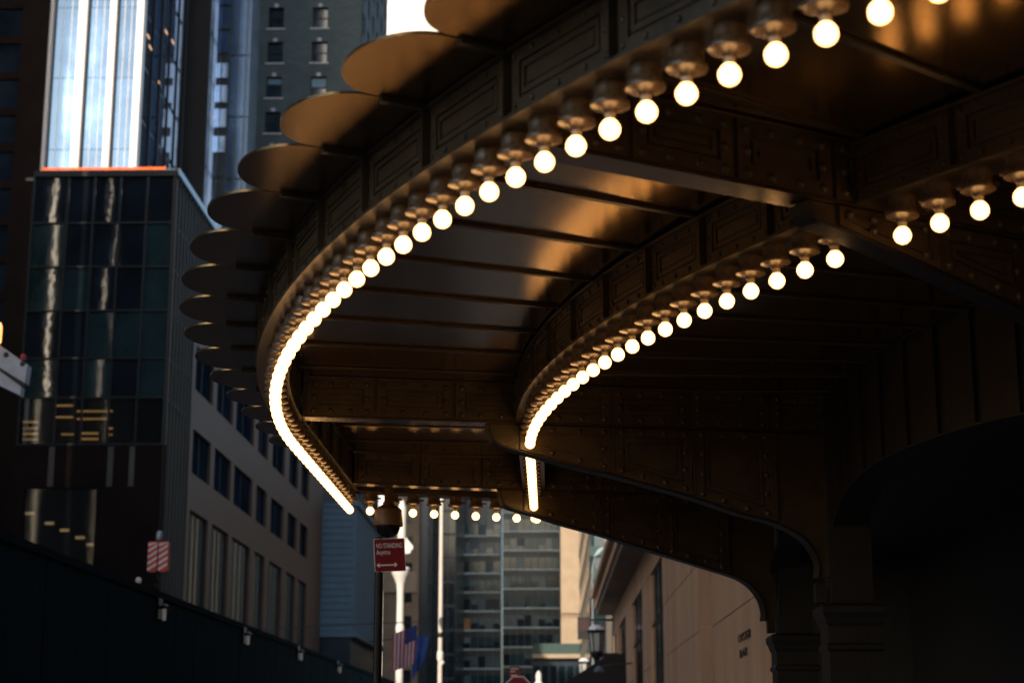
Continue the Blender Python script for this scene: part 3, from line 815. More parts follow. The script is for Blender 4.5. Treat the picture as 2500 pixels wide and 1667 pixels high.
# grey pier and blue glass slab between tower and hotel
YP = 196.0
bs = thing('blue_glass_slab', 'narrow blue glass slab with a bright edge beside the hotel', 'building', (-40, YP, 0))
xa, xb = ux(447, YP, 300), ux(503, YP, 300)
MB().box(xa - 8, xb, YP, YP + 18, 0, 150).build('grey_pier', 'grey_pier', bs)
xc = ux(521, YP, 300)
MB().box(xb + .004, xc, YP + .4, YP + 1.2, 0, 150).build('bright_edge', 'edge_glass', bs)
xd, xe2, xf = ux(545, YP, 300), ux(585, YP, 300), ux(604, YP + 2, 300)
z = 20
while z < 150:
    MB().box(xc + .01, xd, YP + 1.5, YP + 1.7, z, z + random.uniform(1.4, 3)).build('edge_pane', random.choice(['edge_glass', 'pane_dark', 'blue_glass']), bs)
    z += 3.2
MB().box(xc + .004, xd + .3, YP + 1.72, YP + 2.4, 0, 150).build('edge_wall', 'pane_dark', bs)
for a, b in ((xd + .05, (xd + xe2) / 2), ((xd + xe2) / 2 + .15, xe2), (xe2 + .2, (xe2 + xf) / 2), ((xe2 + xf) / 2 + .15, xf)):
    z = 20
    while z < 150:
        MB().box(a, b, YP + 2.0 + random.uniform(0, .05), YP + 2.2, z, z + 7.8).build('blue_pane', 'blue_glass', bs); z += 8
MB().box(xd + .3, xf, YP + 2.3, YP + 8, 0, 150).build('core', 'office_dark', bs)

# hotel of pale brick
YH = 230.0
ht = thing('brick_hotel', 'grey brick hotel tower with small sash windows and white sills', 'building', (-32, YH, 0))
xh0, xh1 = ux(600, YH, 200), ux(880, YH, 200)
mh = front(YH)
wx = [(ux(650, YH, 200), ux(688, YH, 200)), (ux(758, YH, 200), ux(797, YH, 200))]
rows = []
hz = F(700, 410, YH)[1]; dzr = (F(700, 238, YH)[1] - F(700, 324, YH)[1])
zb0 = F(700, 325, YH)[1]
hw_ = dzr * .60
zsH = [0]
for i in range(-12, 7):
    z0 = zb0 + i * dzr; rows.append((z0, z0 + hw_)); zsH += [z0, z0 + hw_]
zsH += [zsH[-1] + 8]
AsH = [xh0, wx[0][0], wx[0][1], wx[1][0], wx[1][1], xh1]
holes = {(c, 1 + 2 * r) for c in (1, 3) for r in range(len(rows))}
grid_wall(MB(), mh, AsH, zsH, holes, -.8, 0).build('brick_wall', 'hotel_brick', ht)
for r, (z0, z1) in enumerate(rows):
    if z1 < 25: continue
    for c, (a, b) in enumerate(wx):
        wd = MB().mbox(mh, a, b, -.55, -.5, z0, z1).build('window', 'hotel_window', ht)
        def sub(mb, n, m):
            o = mb.build(n, m, None); o.parent = wd
        f = MB(); f.mbox(mh, a, a + .12, -.498, -.4, z0, z1).mbox(mh, b - .12, b, -.498, -.4, z0, z1).mbox(mh, a + .12, b - .12, -.498, -.38, (z0+z1)/2 - .06, (z0+z1)/2 + .06).mbox(mh, a + .12, b - .12, -.498, -.4, z1 - .14, z1)
        sub(f, 'frame', 'bronze_frame')
        sub(MB().mbox(mh, a - .25, b + .25, -.5, .12, z0 - .22, z0 - .004), 'sill', 'hotel_sill')
        sub(MB().mbox(mh, (a+b)/2 - .28, (a+b)/2 + .28, .0, .09, z1 + .05, z1 + .55), 'keystone', 'hotel_sill')
        if random.random() < .45:
            q = random.uniform(.3, .55); sub(MB().mbox(mh, a + .14, b - .14, -.499, -.47, z1 - (z1-z0)*q, z1 - .15), 'blind', 'hotel_blind' if random.random() < .5 else 'hotel_window')
YHE = S(945, 60, xh1)[0]
mhs = side(xh1)
grid = [YH + .004]
nW = 6
for i in range(nW):
    a = YH + (YHE - YH) * (i + .3) / nW; grid += [a, a + (YHE - YH) / nW * .42]
grid += [YHE]
hs_ = {(1 + 2 * i, 1 + 2 * r) for i in range(nW) for r in range(len(rows))}
grid_wall(MB(), mhs, grid, zsH, hs_, -.8, 0).build('side_wall', 'hotel_brick', ht)
for i in range(nW):
    for r, (z0, z1) in enumerate(rows):
        if z1 < 70: continue
        MB().mbox(mhs, grid[1 + 2*i], grid[2 + 2*i], -.55, -.5, z0, z1).build('side_window', 'hotel_window', ht)
MB().box(xh0 + 1, xh1 - .9, YH + 1, YHE - 1, 0, zsH[-1] - .3).build('core', 'office_dark', ht)

# blue-grey panelled building further down the street
YB = 216.0
xb0, xb1 = F(783, 1400, YB)[0] - 4, F(861, 1400, YB)[0]
zt1 = F(800, 1228, YB)[1]; zl = F(800, 1540, YB)[1]
bb = thing('bluegrey_panel_building', 'blue-grey building of horizontal panels behind the dark pole', 'building', (-26, YB, 0))
z = zl; i = 0
while z < zt1 - .1:
    MB().mbox(front(YB), xb0, xb1, -.5, random.uniform(-.01, .03), z + .05, min(z + .84, zt1)).build('panel', 'bluegrey_panel', bb); z += .86
MB().mbox(front(YB), xb0, xb1 + .3, -.6, .25, zl - .7, zl - .004).build('ledge', 'bluegrey_panel', bb)
YBE = S(932, 1320, xb1)[0]
mbs = side(xb1)
y = YB + .5; i = 0
while y < YBE:
    MB().mbox(mbs, y, y + .9, -.5, .0 if i % 2 else .25, zl, zt1 - .3).build('pier', 'office_dark' if i % 2 else 'bluegrey_panel', bb); y += .92; i += 1
MB().mbox(mbs, YB, YBE, -.6, .5, zt1 - .28, zt1 + .5).build('cornice', 'bluegrey_panel', bb)
MB().mbox(mbs, YB, YBE, -.6, .6, zl - .7, zl - .01).build('side_ledge', 'bluegrey_panel', bb)
MB().box(xb0, xb1 - .52, YB + .52, YBE, 0, zt1 - .3).build('core', 'office_dark', bb)
MB().box(xb0, xb1 - .1, YB + .1, YB + .5, 0, zl - .72).build('base_wall', 'office_dark', bb)

# slim tan building and dark slab beyond it
YC = 262.0
tb_ = thing('slim_tan_building', 'slim brown building squeezed between lamppost and dark slab', 'building', (-20, YC, 0))
xq0, xq1, xq2 = F(935, 1400, YC)[0], F(1022, 1400, YC)[0], F(1000, 1400, YC)[0]
zz = F(1000, 1420, YC)[1]
MB().box(xq0, xq1, YC, YC + 15, 0, 60).build('wall', 'tan_dull', tb_)
MB().box(xq1 + .004, xq1 + 1.2, YC + 2, YC + 14, 0, 60).build('side_wall', 'office_dark', tb_)
MB().box(xq0, xq1 - .3, YC - .5, YC - .004, zz - 1.6, zz + 1.6).build('balcony', 'tan_block', tb_)
for j in range(9):
    z0 = 6 + j * 4
    MB().box(xq2 - .8, xq2 + .4, YC - .06, YC - .005, z0, z0 + 2).build('window', 'void_glass', tb_)
YD = 285.0
ds = thing('dark_glass_slab', 'dark blue-black slab behind the thin white pole', 'building', (-17, YD, 0))
xr0, xr1 = F(1018, 1400, YD)[0], F(1112, 1400, YD)[0]
MB().box(xr0, xr1, YD, YD + 30, 0, 75).build('wall', 'office_dark', ds)
z = 4
while z < 74:
    for i in range(5):
        a = xr0 + (xr1 - xr0) * i / 5
        MB().box(a + .08, a + (xr1-xr0)/5 - .08, YD - .12, YD - .005, z, z + 3.4).build('pane', 'pane_dark' if i > 2 else 'spandrel', ds)
    z += 3.9

# glass curtain-wall building closing the street, in two bays
def curtain(name, label, u0, u1, Y, ledge_v, pitch_v, ncol, ztop):
    g = thing(name, label, 'building', (F(u0, 1400, Y)[0], Y, 0))
    x0, x1 = F(u0, 1400, Y)[0], F(u1, 1400, Y)[0]; mg = front(Y)
    zl = F(u0, ledge_v, Y)[1]; dp = zl - F(u0, ledge_v + pitch_v, Y)[1]
    xs = [x0 + (x1 - x0) * i / ncol for i in range(ncol + 1)]
    j0 = -math.ceil((zl - 1) / dp)
    for j in range(j0, 4):
        zf = zl + j * dp
        if zf < 0: continue
        hs_ = dp * .36
        rowk = random.choice(['pane_teal', 'pane_grey', 'pane_dark', 'pane_teal'])
        for i in range(ncol):
            a, b = xs[i] + .05, xs[i+1] - .05
            MB().mbox(mg, a, b, -.2, -.12 + random.uniform(-.01, .01), zf - hs_, zf - .16).build('spandrel_panel', 'spandrel', g)
            k = rowk if random.random() < .62 else random.choice(['pane_teal', 'pane_grey', 'pane_dark', 'pane_blind', 'pane_dark'])
            if 0 < i < 3 and random.random() < .03: k = 'pane_amber_reflection'
            h = dp * .64
            if random.random() < .45 and k != 'pane_amber_reflection':
                q = random.uniform(.35, .7)
                MB().mbox(mg, a, b, -.2, -.125, zf + h * q, zf + h).build('pane', k, g)
                MB().mbox(mg, a, b, -.2, -.128, zf + .02, zf + h * q - .04).build('pane', 'pane_dark', g)
            else:
                MB().mbox(mg, a, b, -.2, -.125, zf + .02, zf + h).build('pane', k, g)
        MB().mbox(mg, x0, x1, -.2, .16, zf - .15, zf + .1).build('ledge', 'ledge_metal', g)
    for x in xs: MB().mbox(mg, x - .045, x + .045, -.2, .05, 0, ztop - .1).build('mullion', 'mullion', g)
    MB().box(x0, x1, Y + .22, Y + 20, 0, ztop).build('core', 'office_dark', g)
    return g
curtain('curtain_wall_building', 'teal glass office building with pale floor ledges at the end of the street', 1228, 1366, 320, 1343, 46.6, 8, 52)
curtain('curtain_wall_annex', 'left teal glass wing with offset floor ledges beside the end building', 1113, 1222, 324, 1445, 46.2, 6, 54)
# sunlit tan block
YK = 284.0
tk = thing('sunlit_tan_block', 'sunlit tan masonry block right of the glass building', 'building', (5, YK, 0))
xk0, xk1 = F(1369, 1400, YK)[0], F(1441, 1400, YK)[0]
za_, zb_, zc_ = F(1400, 1496, YK)[1], F(1400, 1508, YK)[1], F(1400, 1570, YK)[1]
MB().box(xk0, xk1, YK, YK + 30, za_, 48).build('upper_wall', 'tan_block', tk)
MB().box(xk0, xk1 - .3, YK + .3, YK + 30, zb_ + .004, za_ - .004).build('recess', 'tan_dull', tk)
MB().box(xk0, xk1 - .1, YK, YK + 30, zc_, zb_).build('lower_wall', 'tan_block', tk)
xg0 = F(1300, 1580, YK)[0]; zd_, ze_ = F(1400, 1596, YK)[1], F(1400, 1606, YK)[1]
MB().box(xg0, xk1, YK - .4, YK + 29, zd_, zc_ - .004).build('green_fascia', 'green_band', tk)
MB().box(xg0, xk1, YK - .9, YK + 29, ze_, zd_ - .004).build('canopy_edge', 'tan_block', tk)
MB().box(xg0, xk1, YK + .4, YK + 29, 0, ze_ - .004).build('base', 'office_dark', tk)
for i in range(7):
    a = xg0 + (xk1 - xg0) * i / 7
    MB().box(a + .2, a + (xk1 - xg0) / 7 - .2, YK + .2, YK + .39, 1, ze_ - 1.2).build('window', 'pane_dark', tk)
# pale windowed block on the right, above the station
YJ = 205.0
pj = thing('pale_window_block', 'pale block with bands of light windows behind the station cornice', 'building', (10, YJ, 0))
xj0 = F(1443, 1400, YJ)[0]; mj = front(YJ)
z = 2.0; dj = F(1450, 1345, YJ)[1] - F(1450, 1400, YJ)[1]
zs0 = F(1450, 1387, YJ)[1]
xcol = [xj0, xj0 + 1.7, xj0 + 2.4, xj0 + 4.2, xj0 + 5.0, xj0 + 7.2, xj0 + 8.0, xj0 + 10.2, xj0 + 30]
j = -6
Zj = [0]
while zs0 + j * dj < 62: Zj += [zs0 + j * dj, zs0 + j * dj + dj * .55]; j += 1
Zj += [65]
hj = {(c, 1 + 2 * r) for c in (0, 2, 4, 6) for r in range(len(Zj) // 2 - 1)}
grid_wall(MB(), mj, xcol, Zj, hj, -.6, 0).build('wall', 'green_band', pj)
for c in (1, 3, 5): MB().mbox(mj, xcol[c], xcol[c+1], .004, .25, 0, 64).build('pier', 'tan_block', pj)
for c in (0, 2, 4, 6):
    for r in range(len(Zj) // 2 - 1):
        a, b = xcol[c], xcol[c+1]; z0, z1 = Zj[1 + 2*r], Zj[2 + 2*r]
        MB().mbox(mj, a, a + (b-a)*.22, -.4, -.35, z0, z1).build('pane', 'pane_teal', pj)
        MB().mbox(mj, a + (b-a)*.25, b, -.4, -.33, z0, z1).build('pane', random.choice(['pane_blind', 'pane_blind', 'pane_grey']), pj)
MB().box(xj0, xj0 + 30, YJ + .62, 300, 0, 64).build('core', 'masonry', pj)
for z in range(6, 62, 5):
    MB().box(xj0 - .15, xj0 - .004, YJ + 2, 298, z, z + 2.2).build('side_window_band', 'pane_dark', pj)

# pale tower far off, blown out by the sun, in the gap above the hotel
YW2 = 460.0
pw = thing('pale_far_tower', 'blown-out white sunlit tower in the gap above the petals', 'building', (F(1000, 40, YW2)[0], YW2, 0))
xw0, xw1 = F(946, 40, YW2)[0], F(1160, 40, YW2)[0]
MB().box(xw0, xw1, YW2, YW2 + 30, 0, 260).build('wall', 'white_column', pw)
for z in range(120, 256, 9):
    for q in range(8):
        a = xw0 + 3 + (xw1 - xw0 - 4) * q / 8
        MB().box(a, a + 1.2, YW2 - .25, YW2 - .01, z, z + 6).build('window_bay', 'flag_white' if q == 1 else 'white_column', pw)
# ================================================================== ADDED UNSEEN BLOCKS OUT OF FRAME, shaped to shade the street and streak the glass
def block(name, label, x0, x1, y0, y1, h, m='masonry'):
    b = thing(name, label, 'building', ((x0+x1)/2, (y0+y1)/2, 0))
    MB().box(x0, x1, y0, y1, 0, h).build('wall', m, b)
    MB().box(x0 - .3, x1 + .3, y0 - .3, y1 + .3, h, h + 1).build('cornice', 'pale_stone', b)
    for z in range(5, int(h) - 4, 6):
        MB().box(x1 + .003, x1 + .08, y0 + 1, y1 - 1, z, z + 3).build('window_band', 'pane_dark', b)
block('hoarding_shade_block', 'added unseen block outside the left edge, shading the hoarding', -40, -28, 19.5, 70, 27)
block('low_shade_block', 'added unseen lower block outside the left edge, letting sun over to the lamppost', -29, -28, 6.5, 19.3, 25.5)
block('broad_shade_block', 'added unseen broad block behind the camera, shading canopy and station wall', -53, 60, -76, -60, 68)
block('upper_shade_slab', 'added unseen dark slab outside the left edge, shading the glass office block', -80, -50.2, 82, 85, 64, 'shade_slab_dark')  # gaps between the added slabs mirror as pale streaks
block('narrow_shade_slab', 'added unseen narrow dark slab between two gaps mirrored in the office glass', -49.0, -44.3, 82, 85, 66, 'shade_slab_dark')
block('corner_shade_slab', 'added unseen dark slab nearest the street corner, shading the glass office block', -43.4, -34, 82, 85, 64, 'shade_slab_dark')

block('slim_shade_block', 'added unseen slim block outside the left edge, shading the brown stone block', -120, -70.9, 115.5, 117, 130)  # added blocker, kept thin so its shade misses the column tower
# ================================================================== STREET THINGS
# construction hoarding on the left
XH = -10.0
ho = thing('construction_hoarding', 'dark blue-green plywood construction hoarding along the left of the street', 'hoarding', (XH, 50, 0))
zh = 5.28
y = 22.0
while y < 118:
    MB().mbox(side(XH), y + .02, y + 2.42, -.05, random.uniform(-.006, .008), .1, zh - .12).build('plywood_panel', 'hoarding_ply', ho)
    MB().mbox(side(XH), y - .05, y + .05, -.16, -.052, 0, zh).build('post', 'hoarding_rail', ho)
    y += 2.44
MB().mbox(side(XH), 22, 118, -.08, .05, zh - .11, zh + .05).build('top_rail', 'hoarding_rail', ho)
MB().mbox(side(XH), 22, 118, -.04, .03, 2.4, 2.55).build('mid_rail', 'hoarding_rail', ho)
names = ['nearest', 'second', 'third', 'fourth']
for i, (u, v) in enumerate(((400, 1500), (605, 1562), (735, 1602), (830, 1634))):
    yy, zz = S(u, v, XH + .15)
    l = thing('bulkhead_lamp', f'small lit bulkhead lamp on the hoarding, {names[i]} of four', 'lamp', (XH, yy, zz), 'hoarding lamps')
    MB().mbox(side(XH), yy - .25, yy + .25, .01, .06, zz - .1, zz + .42).build('back_plate', 'black_iron', l)
    MB().lathe([(.02, -.15), (.05, -.13), (.055, .14), (.04, .2)], 10, (XH + .16, yy, zz)).build('glass', 'bulkhead_glow', l, True)
    MB().lathe([(.12, .15), (.12, .22), (.03, .28)], 10, (XH + .16, yy, zz)).build('hood', 'black_iron', l, True)
yy, zz = S(338, 1416, XH)
l = thing('globe_lamp', 'small lit globe lamp standing on top of the hoarding', 'lamp', (XH, yy, zh))
MB().tube((XH, yy, zh), (XH, yy, zz - .07), .03).build('stem', 'black_iron', l)
MB().lathe([(.01, -.08), (.055, -.06), (.08, 0), (.055, .06), (.01, .08)], 12, (XH, yy, zz)).build('globe', 'bulkhead_glow', l, True)

# crane hook block, red with white stripes
YK2 = 44.0
kx, kz = F(385, 1358, YK2)
hk = thing('crane_hook_block', 'red crane hook block with white diagonal stripes above the hoarding', 'crane hook', (kx, YK2, kz))
W_, H_ = .25, .39
for sgn in (-1, 1):
    cxp = kx + sgn * .137
    MB().prism([(cxp - .122, kz - H_ + .05), (cxp - .08, kz - H_), (cxp + .08, kz - H_), (cxp + .122, kz - H_ + .05), (cxp + .122, kz + H_ - .04), (cxp + .09, kz + H_), (cxp - .09, kz + H_), (cxp - .122, kz + H_ - .04)], front(YK2), -.22, 0).build('cheek_plate', 'hook_red', hk)
    for j in range(5):
        z0 = kz - H_ + .02 + j * .158
        za = max(z0, kz - H_ + .01)
        MB().prism([(cxp - .115, z0), (cxp + .115, min(z0 + .15, kz + H_ - .03)), (cxp + .115, min(z0 + .225, kz + H_ - .02)), (cxp - .115, z0 + .075)], front(YK2), .002, .008).build('stripe', 'hook_white', hk)
MB().box(kx - .02, kx + .02, YK2 + .02, YK2 + .2, kz - .3, kz + .3).build('sheave', 'black_iron', hk)
MB().tube((kx, YK2 + .1, kz + H_ - .05), (kx, YK2 + .1, 48), .022, 6).build('cable', 'black_iron', hk)
MB().lathe([(.03, kz + H_), (.09, kz + H_ + .05), (.09, kz + H_ + .22), (.05, kz + H_ + .28)], 10, (kx, YK2 + .1, 0)).build('swivel', 'steel_grey', hk, True)
hkp = [(kx, kz - H_ - .02), (kx, kz - H_ - .16), (kx + .09, kz - H_ - .26), (kx + .02, kz - H_ - .36), (kx - .09, kz - H_ - .30)]
mb = MB()
for p_, q_ in zip(hkp, hkp[1:]): mb.tube((p_[0], YK2 + .1, p_[1]), (q_[0], YK2 + .1, q_[1]), .035, 6)
mb.build('hook', 'black_iron', hk)

# crane boom tip at the left edge
YM = 40.0
bx, bz = F(66, 900, YM)
bo = thing('crane_boom', 'pale grey crane boom end with orange lamps at the left edge', 'crane', (bx, YM, bz))
def bp_(u, v): return F(u, v, YM)
MB().prism([bp_(-160, 745), bp_(-160, 800), bp_(60, 934), bp_(67, 890), bp_(0, 843), bp_(-40, 815)], front(YM), -.35, 0).build('upper_chord', 'boom_grey', bo)
MB().prism([bp_(-160, 830), bp_(-160, 862), bp_(48, 965), bp_(52, 944), bp_(0, 906)], front(YM), -.30, -.02).build('lower_chord', 'boom_grey', bo)
MB().prism([bp_(-160, 802), bp_(-160, 829), bp_(0, 903), bp_(52, 940), bp_(58, 932)], front(YM), -.28, -.06).build('web', 'black_iron', bo)
for u, v in ((15, 866), (55, 888)):
    x, z = bp_(u, v); MB().lathe([(.07, 0), (.06, .02)], 10, (0, 0, 0)).build('bolt', 'black_iron', bo).matrix_parent_inverse = Matrix.Translation(Vector(bo['_b'])).inverted() @ Matrix.Translation((x, YM, z)) @ Matrix.Rotation(R(90), 4, 'X')
x, z = bp_(1, 815); MB().lathe([(.055, -.25), (.07, -.2), (.07, .15), (.04, .24), (.01, .26)], 12, (x, YM - .1, z)).build('beacon', 'amber_lamp', bo, True)
x, z = bp_(54, 871); MB().lathe([(.07, -.05), (.07, .05), (.03, .09)], 12, (x, YM + .1, z)).build('marker_lamp', 'hook_red', bo, True)

# NO STANDING sign on its dark post
YS = 20.4
sx0, _ = F(924, 1400, YS)
sg = thing('parking_sign', 'red NO STANDING Anytime sign with a double arrow on a dark post', 'sign', (sx0, YS, .13))
zt2 = F(930, 1313, YS)[1]; zb2_ = F(930, 1394, YS)[1]
MB().tube((sx0, YS + .05, .13), (sx0, YS + .05, zt2 + .02), .050, 12).build('post', 'black_iron', sg)
xl, xr = F(914, 1350, YS)[0], F(987.5, 1350, YS)[0]
wS = (xr - xl); hS = zt2 - zb2_
inv = Matrix.Translation(Vector(sg['_b'])).inverted()
yaw_s = R(20)
wS = wS / math.cos(yaw_s)
SM = Matrix.Translation((xl, YS - .02, (zt2 + zb2_) / 2 - .012)) @ Matrix.Rotation(yaw_s, 4, 'Z') @ Matrix.Rotation(R(-4.0), 4, 'Y')
def on_sign(me, name):
    o = bpy.data.objects.new(name, me); C.objects.link(o); o.parent = sg; o.matrix_parent_inverse = inv @ SM; return o
def rr_poly(x0, x1, z0, z1, r):
    out = []
    for cx_, cz_, a0 in ((x1 - r, z1 - r, 0), (x0 + r, z1 - r, 90), (x0 + r, z0 + r, 180), (x1 - r, z0 + r, 270)):
        for k in range(5): a = R(a0 + 22.5 * k); out.append((cx_ + r * math.cos(a), cz_ + r * math.sin(a)))
    return out
idm = lambda a, d, z: (a, -d, z)
on_sign(MB().prism(rr_poly(0, wS, -hS/2, hS/2, .018), idm, -.006, 0).mesh('border', 'sign_white'), 'border')
on_sign(MB().prism(rr_poly(.006, wS - .006, -hS/2 + .006, hS/2 - .006, .014), idm, .0005, .002).mesh('face', 'red_sign'), 'face')
def sign_text(txt, size, x, z, sx):
    cu_ = bpy.data.curves.new('lettering', 'FONT'); cu_.body = txt; cu_.size = size; cu_.extrude = .0006; cu_.offset = 0.0
    to = bpy.data.objects.new('tmp', cu_); C.objects.link(to); dg = bpy.context.evaluated_depsgraph_get()
    me = bpy.data.meshes.new_from_object(to.evaluated_get(dg)); bpy.data.objects.remove(to)
    me.transform(Matrix.Translation((x, -.0034, z)) @ Matrix.Rotation(R(90), 4, 'X') @ Matrix.Diagonal((sx, 1, 1, 1)))
    me.materials.clear(); me.materials.append(MATS['sign_white']); on_sign(me, 'lettering')
ls = hS * .205
sign_text('NO STANDING', ls, .028, hS * .215, (wS * .80) / (ls * 6.55))
sign_text('Anytime', ls, .028, hS * .02, (wS * .50) / (ls * 3.75))
az = -hS * .30; L0, L1_ = wS * .06, wS * .74
on_sign(MB().prism([(L0, az), (L0 + .035, az + .030), (L0 + .035, az + .008), (L1_ - .035, az + .008), (L1_ - .035, az + .030), (L1_, az), (L1_ - .035, az - .030), (L1_ - .035, az - .008), (L0 + .035, az - .008), (L0 + .035, az - .030)], idm, .0025, .0045).mesh('arrow', 'sign_white'), 'arrow')

# ornate white lamppost in the sun
YLp = 75.0
lx, _ = F(977, 1500, YLp)
def zv(v, Y=YLp): return F(977, v, Y)[1]
lp = thing('ornate_lamppost', 'ornate white-painted lamppost catching full sun behind the red sign', 'lamppost', (lx, YLp, 0))
MB().lathe([(.40, 0), (.40, .6), (.28, .9), (.19, 1.2), (.165, zv(1640)), (.155, zv(1480)), (.152, zv(1445)), (.19, zv(1425)), (.30, zv(1410)), (.40, zv(1398)), (.41, zv(1388)), (.36, zv(1384))], 20, (lx, YLp, 0)).build('shaft', 'post_white', lp, True)
MB().lathe([(.17, zv(1386)), (.17, zv(1330)), (.19, zv(1322)), (.19, zv(1240)), (.12, zv(1228)), (.03, zv(1218))], 14, (lx + .02, YLp, 0)).build('head', 'post_white', lp, True)
brk = [F(u, v, YLp) for u, v in ((982, 1300), (1008, 1332), (1009, 1338), (1003, 1344), (1002, 1350), (984, 1352))]
MB().prism(brk, front(YLp), -.08, .08).build('scroll_bracket', 'post_white', lp)
MB().lathe([(.165, zv(1545)), (.19, zv(1540)), (.19, zv(1530)), (.165, zv(1525))], 16, (lx, YLp, 0)).build('band', 'post_white', lp, True)
# thin white pole
YPo = 80.0
px_, _ = F(1076, 1450, YPo)
po = thing('white_pole', 'thin white pole in the sun in front of the dark slab', 'pole', (px_, YPo, 0))
def zp(v): return F(1076, v, YPo)[1]
MB().tube((px_, YPo, 0), (px_, YPo, zp(1190)), .115, 14, .085).build('shaft', 'pole_white', po, True)
MB().lathe([(.125, zp(1555)), (.135, zp(1552)), (.135, zp(1546)), (.12, zp(1543))], 14, (px_, YPo, 0)).build('clamp_band', 'black_iron', po, True)
MB().lathe([(.12, zp(1612)), (.145, zp(1606)), (.145, zp(1592)), (.115, zp(1588))], 14, (px_, YPo, 0)).build('collar', 'post_white', po, True)
MB().tube((px_, YPo - .05, zp(1625)), (px_ + .17, YPo - .05, zp(1613)), .07, 10).build('outlet', 'pole_white', po)

# flags on horizontal staffs
def flagcloth(parent, x0, x1, zt_l, zt_r, zb_l, zb_r, Y, parts):
    # hangs straight down from a staff; u across, v down; parts: (u0,u1,v0,v1,material,name)
    def pt(u, v):
        xx = x0 + (x1 - x0) * u
        zt__ = zt_l + (zt_r - zt_l) * u; zb__ = zb_l + (zb_r - zb_l) * u
        return Vector((xx - .06 * v * u, Y + .05 * math.sin(u * 11 + v * 2) * (.3 + v), zt__ + (zb__ - zt__) * v))
    for u0, u1, v0, v1, m, nm in parts:
        nu, nv = max(2, int((u1-u0) * 24)), 10; mb = MB(); off = Vector((0, .006, 0))
        A = [mb.ring([pt(u0 + (u1-u0)*i/nu, v0 + (v1-v0)*j/nv) for i in range(nu + 1)]) for j in range(nv + 1)]
        B = [mb.ring([pt(u0 + (u1-u0)*i/nu, v0 + (v1-v0)*j/nv) + off for i in range(nu + 1)]) for j in range(nv + 1)]
        for j in range(nv):
            for i in range(nu):
                mb.f.append((A[j][i], A[j][i+1], A[j+1][i+1], A[j+1][i])); mb.f.append((B[j][i], B[j+1][i], B[j+1][i+1], B[j][i+1]))
        for i in range(nu): mb.f.append((A[0][i], A[0][i+1], B[0][i+1], B[0][i])); mb.f.append((A[nv][i], A[nv][i+1], B[nv][i+1], B[nv][i]))
        for j in range(nv): mb.f.append((A[j][0], A[j+1][0], B[j+1][0], B[j][0])); mb.f.append((A[j][nu], A[j+1][nu], B[j+1][nu], B[j][nu]))
        mb.build(nm, m, parent, True)
YF = 60.0
def fz(v): return F(1000, v, YF)[1]
def fx(u, Y=YF): return F(u, 1590, Y)[0]
f1 = thing('american_flag', 'red, white and blue striped flag hanging from a staff beside the lamppost', 'flag', (fx(990), YF, fz(1540)))
MB().tube((XH, YF + .02, fz(1533)), (fx(1036), YF + .02, fz(1516)), .022, 8, .014).build('staff', 'black_iron', f1)
parts = []
for i in range(13):
    u0, u1 = i / 13, (i + 1) / 13
    v0 = 0 if u0 < .5 else .40
    parts.append((u0, u1, v0, 1, 'flag_red' if i % 2 == 0 else 'flag_white', 'stripe'))
parts.append((7/13, 1.0, 0, .397, 'flag_blue', 'canton'))
flagcloth(f1, fx(957), fx(1018), fz(1548), fz(1524), fz(1640), fz(1618), YF, parts)
f2 = thing('blue_flag', 'plain blue flag hanging beyond the striped flag', 'flag', (fx(1030, 63), 63, fz(1560)))
def fz2(v): return F(1000, v, 63)[1]
MB().tube((fx(900, 63), 63.02, fz2(1566)), (fx(1061, 63), 63.02, fz2(1546)), .022, 8, .014).build('staff', 'black_iron', f2)
flagcloth(f2, fx(1006, 63), fx(1046, 63), fz2(1556), fz2(1550), fz2(1662), fz2(1600), 63, [(0, .3, 0, 1, 'flag_azure', 'cloth'), (.3, .72, 0, 1, 'flag_azure', 'cloth'), (.72, 1, 0, 1, 'flag_azure', 'cloth')])

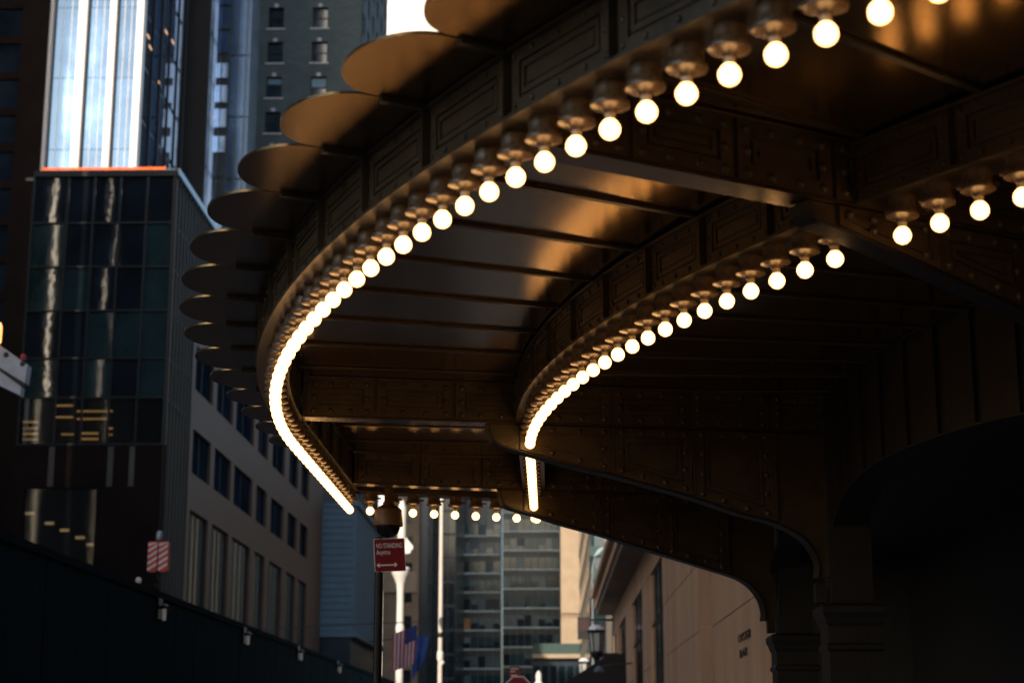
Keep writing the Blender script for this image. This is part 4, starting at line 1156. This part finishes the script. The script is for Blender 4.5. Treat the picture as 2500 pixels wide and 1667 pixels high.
# stop sign with a red plate above
YQ = 52.0
qx, qz = F(1265, 1682, YQ)
sq_ = thing('stop_sign', 'red octagonal stop sign with a small red plate above, at the bottom edge', 'sign', (qx, YQ, 0))
MB().lathe([(.42, 0), (.42, .01)], 8, (0, 0, 0), True).build('octagon_border', 'sign_white', sq_).matrix_parent_inverse = Matrix.Translation(Vector(sq_['_b'])).inverted() @ Matrix.Translation((qx, YQ - .02, qz)) @ Matrix.Rotation(R(90), 4, 'X')
MB().lathe([(.39, 0), (.39, .006)], 8, (0, 0, 0), True).build('octagon_face', 'red_sign', sq_).matrix_parent_inverse = Matrix.Translation(Vector(sq_['_b'])).inverted() @ Matrix.Translation((qx, YQ - .032, qz)) @ Matrix.Rotation(R(90), 4, 'X')
MB().tube((qx - .1, YQ + .03, 0), (qx - .1, YQ + .03, F(1256, 1628, YQ)[1]), .03).build('post', 'black_iron', sq_)
rx0, rz0 = F(1244, 1652, YQ); rx1, rz1 = F(1269, 1626, YQ)
MB().box(rx0, rx1, YQ - .012, YQ, rz0, rz1).build('upper_plate', 'red_sign', sq_)
for q, wd in ((.80, .75), (.55, .45), (.17, .68)):
    MB().box(rx0 + .03, rx0 + .03 + (rx1-rx0) * wd, YQ - .016, YQ - .0125, rz0 + (rz1-rz0)*q - .012, rz0 + (rz1-rz0)*q + .012).build('plate_line', 'sign_white', sq_)
# small white lamp standard beyond it
YW = 90.0
wx_, wz_ = F(1315, 1655, YW)
ws = thing('white_lamp_standard', 'small bright white lamp standard top at the bottom edge', 'lamppost', (wx_, YW, 0))
MB().lathe([(.14, 0), (.12, wz_ - .9), (.24, wz_ - .6), (.22, wz_ - .25), (.13, wz_ - .1), (.16, wz_ + .05), (.13, wz_ + .25), (.05, wz_ + .38)], 12, (wx_, YW, 0)).build('standard', 'post_white', ws, True)
# cobra-head street light far right
YG = 140.0
cobra = [F(u, v, YG) for u, v in ((1447, 1560), (1446, 1420), (1447, 1385), (1452, 1362), (1460, 1345), (1466, 1338))]
sl = thing('street_light', 'thin curved-arm street light in front of the pale block', 'street lamp', (cobra[0][0], YG, 0))
mb = MB(); mb.tube((cobra[0][0], YG, 0), (cobra[0][0], YG, cobra[0][1]), .09, 8)
for p_, q_ in zip(cobra, cobra[1:]): mb.tube((p_[0], YG, p_[1]), (q_[0], YG, q_[1]), .07, 8)
mb.build('mast', 'steel_grey', sl)
hx, hz_ = cobra[-1]
MB().prism([(hx - .6, hz_ - .75), (hx - .25, hz_ - .15), (hx + .1, hz_ + .1), (hx + .25, hz_), (hx - .1, hz_ - .4)], front(YG), -.2, .2).build('lamp_head', 'ledge_metal', sl)
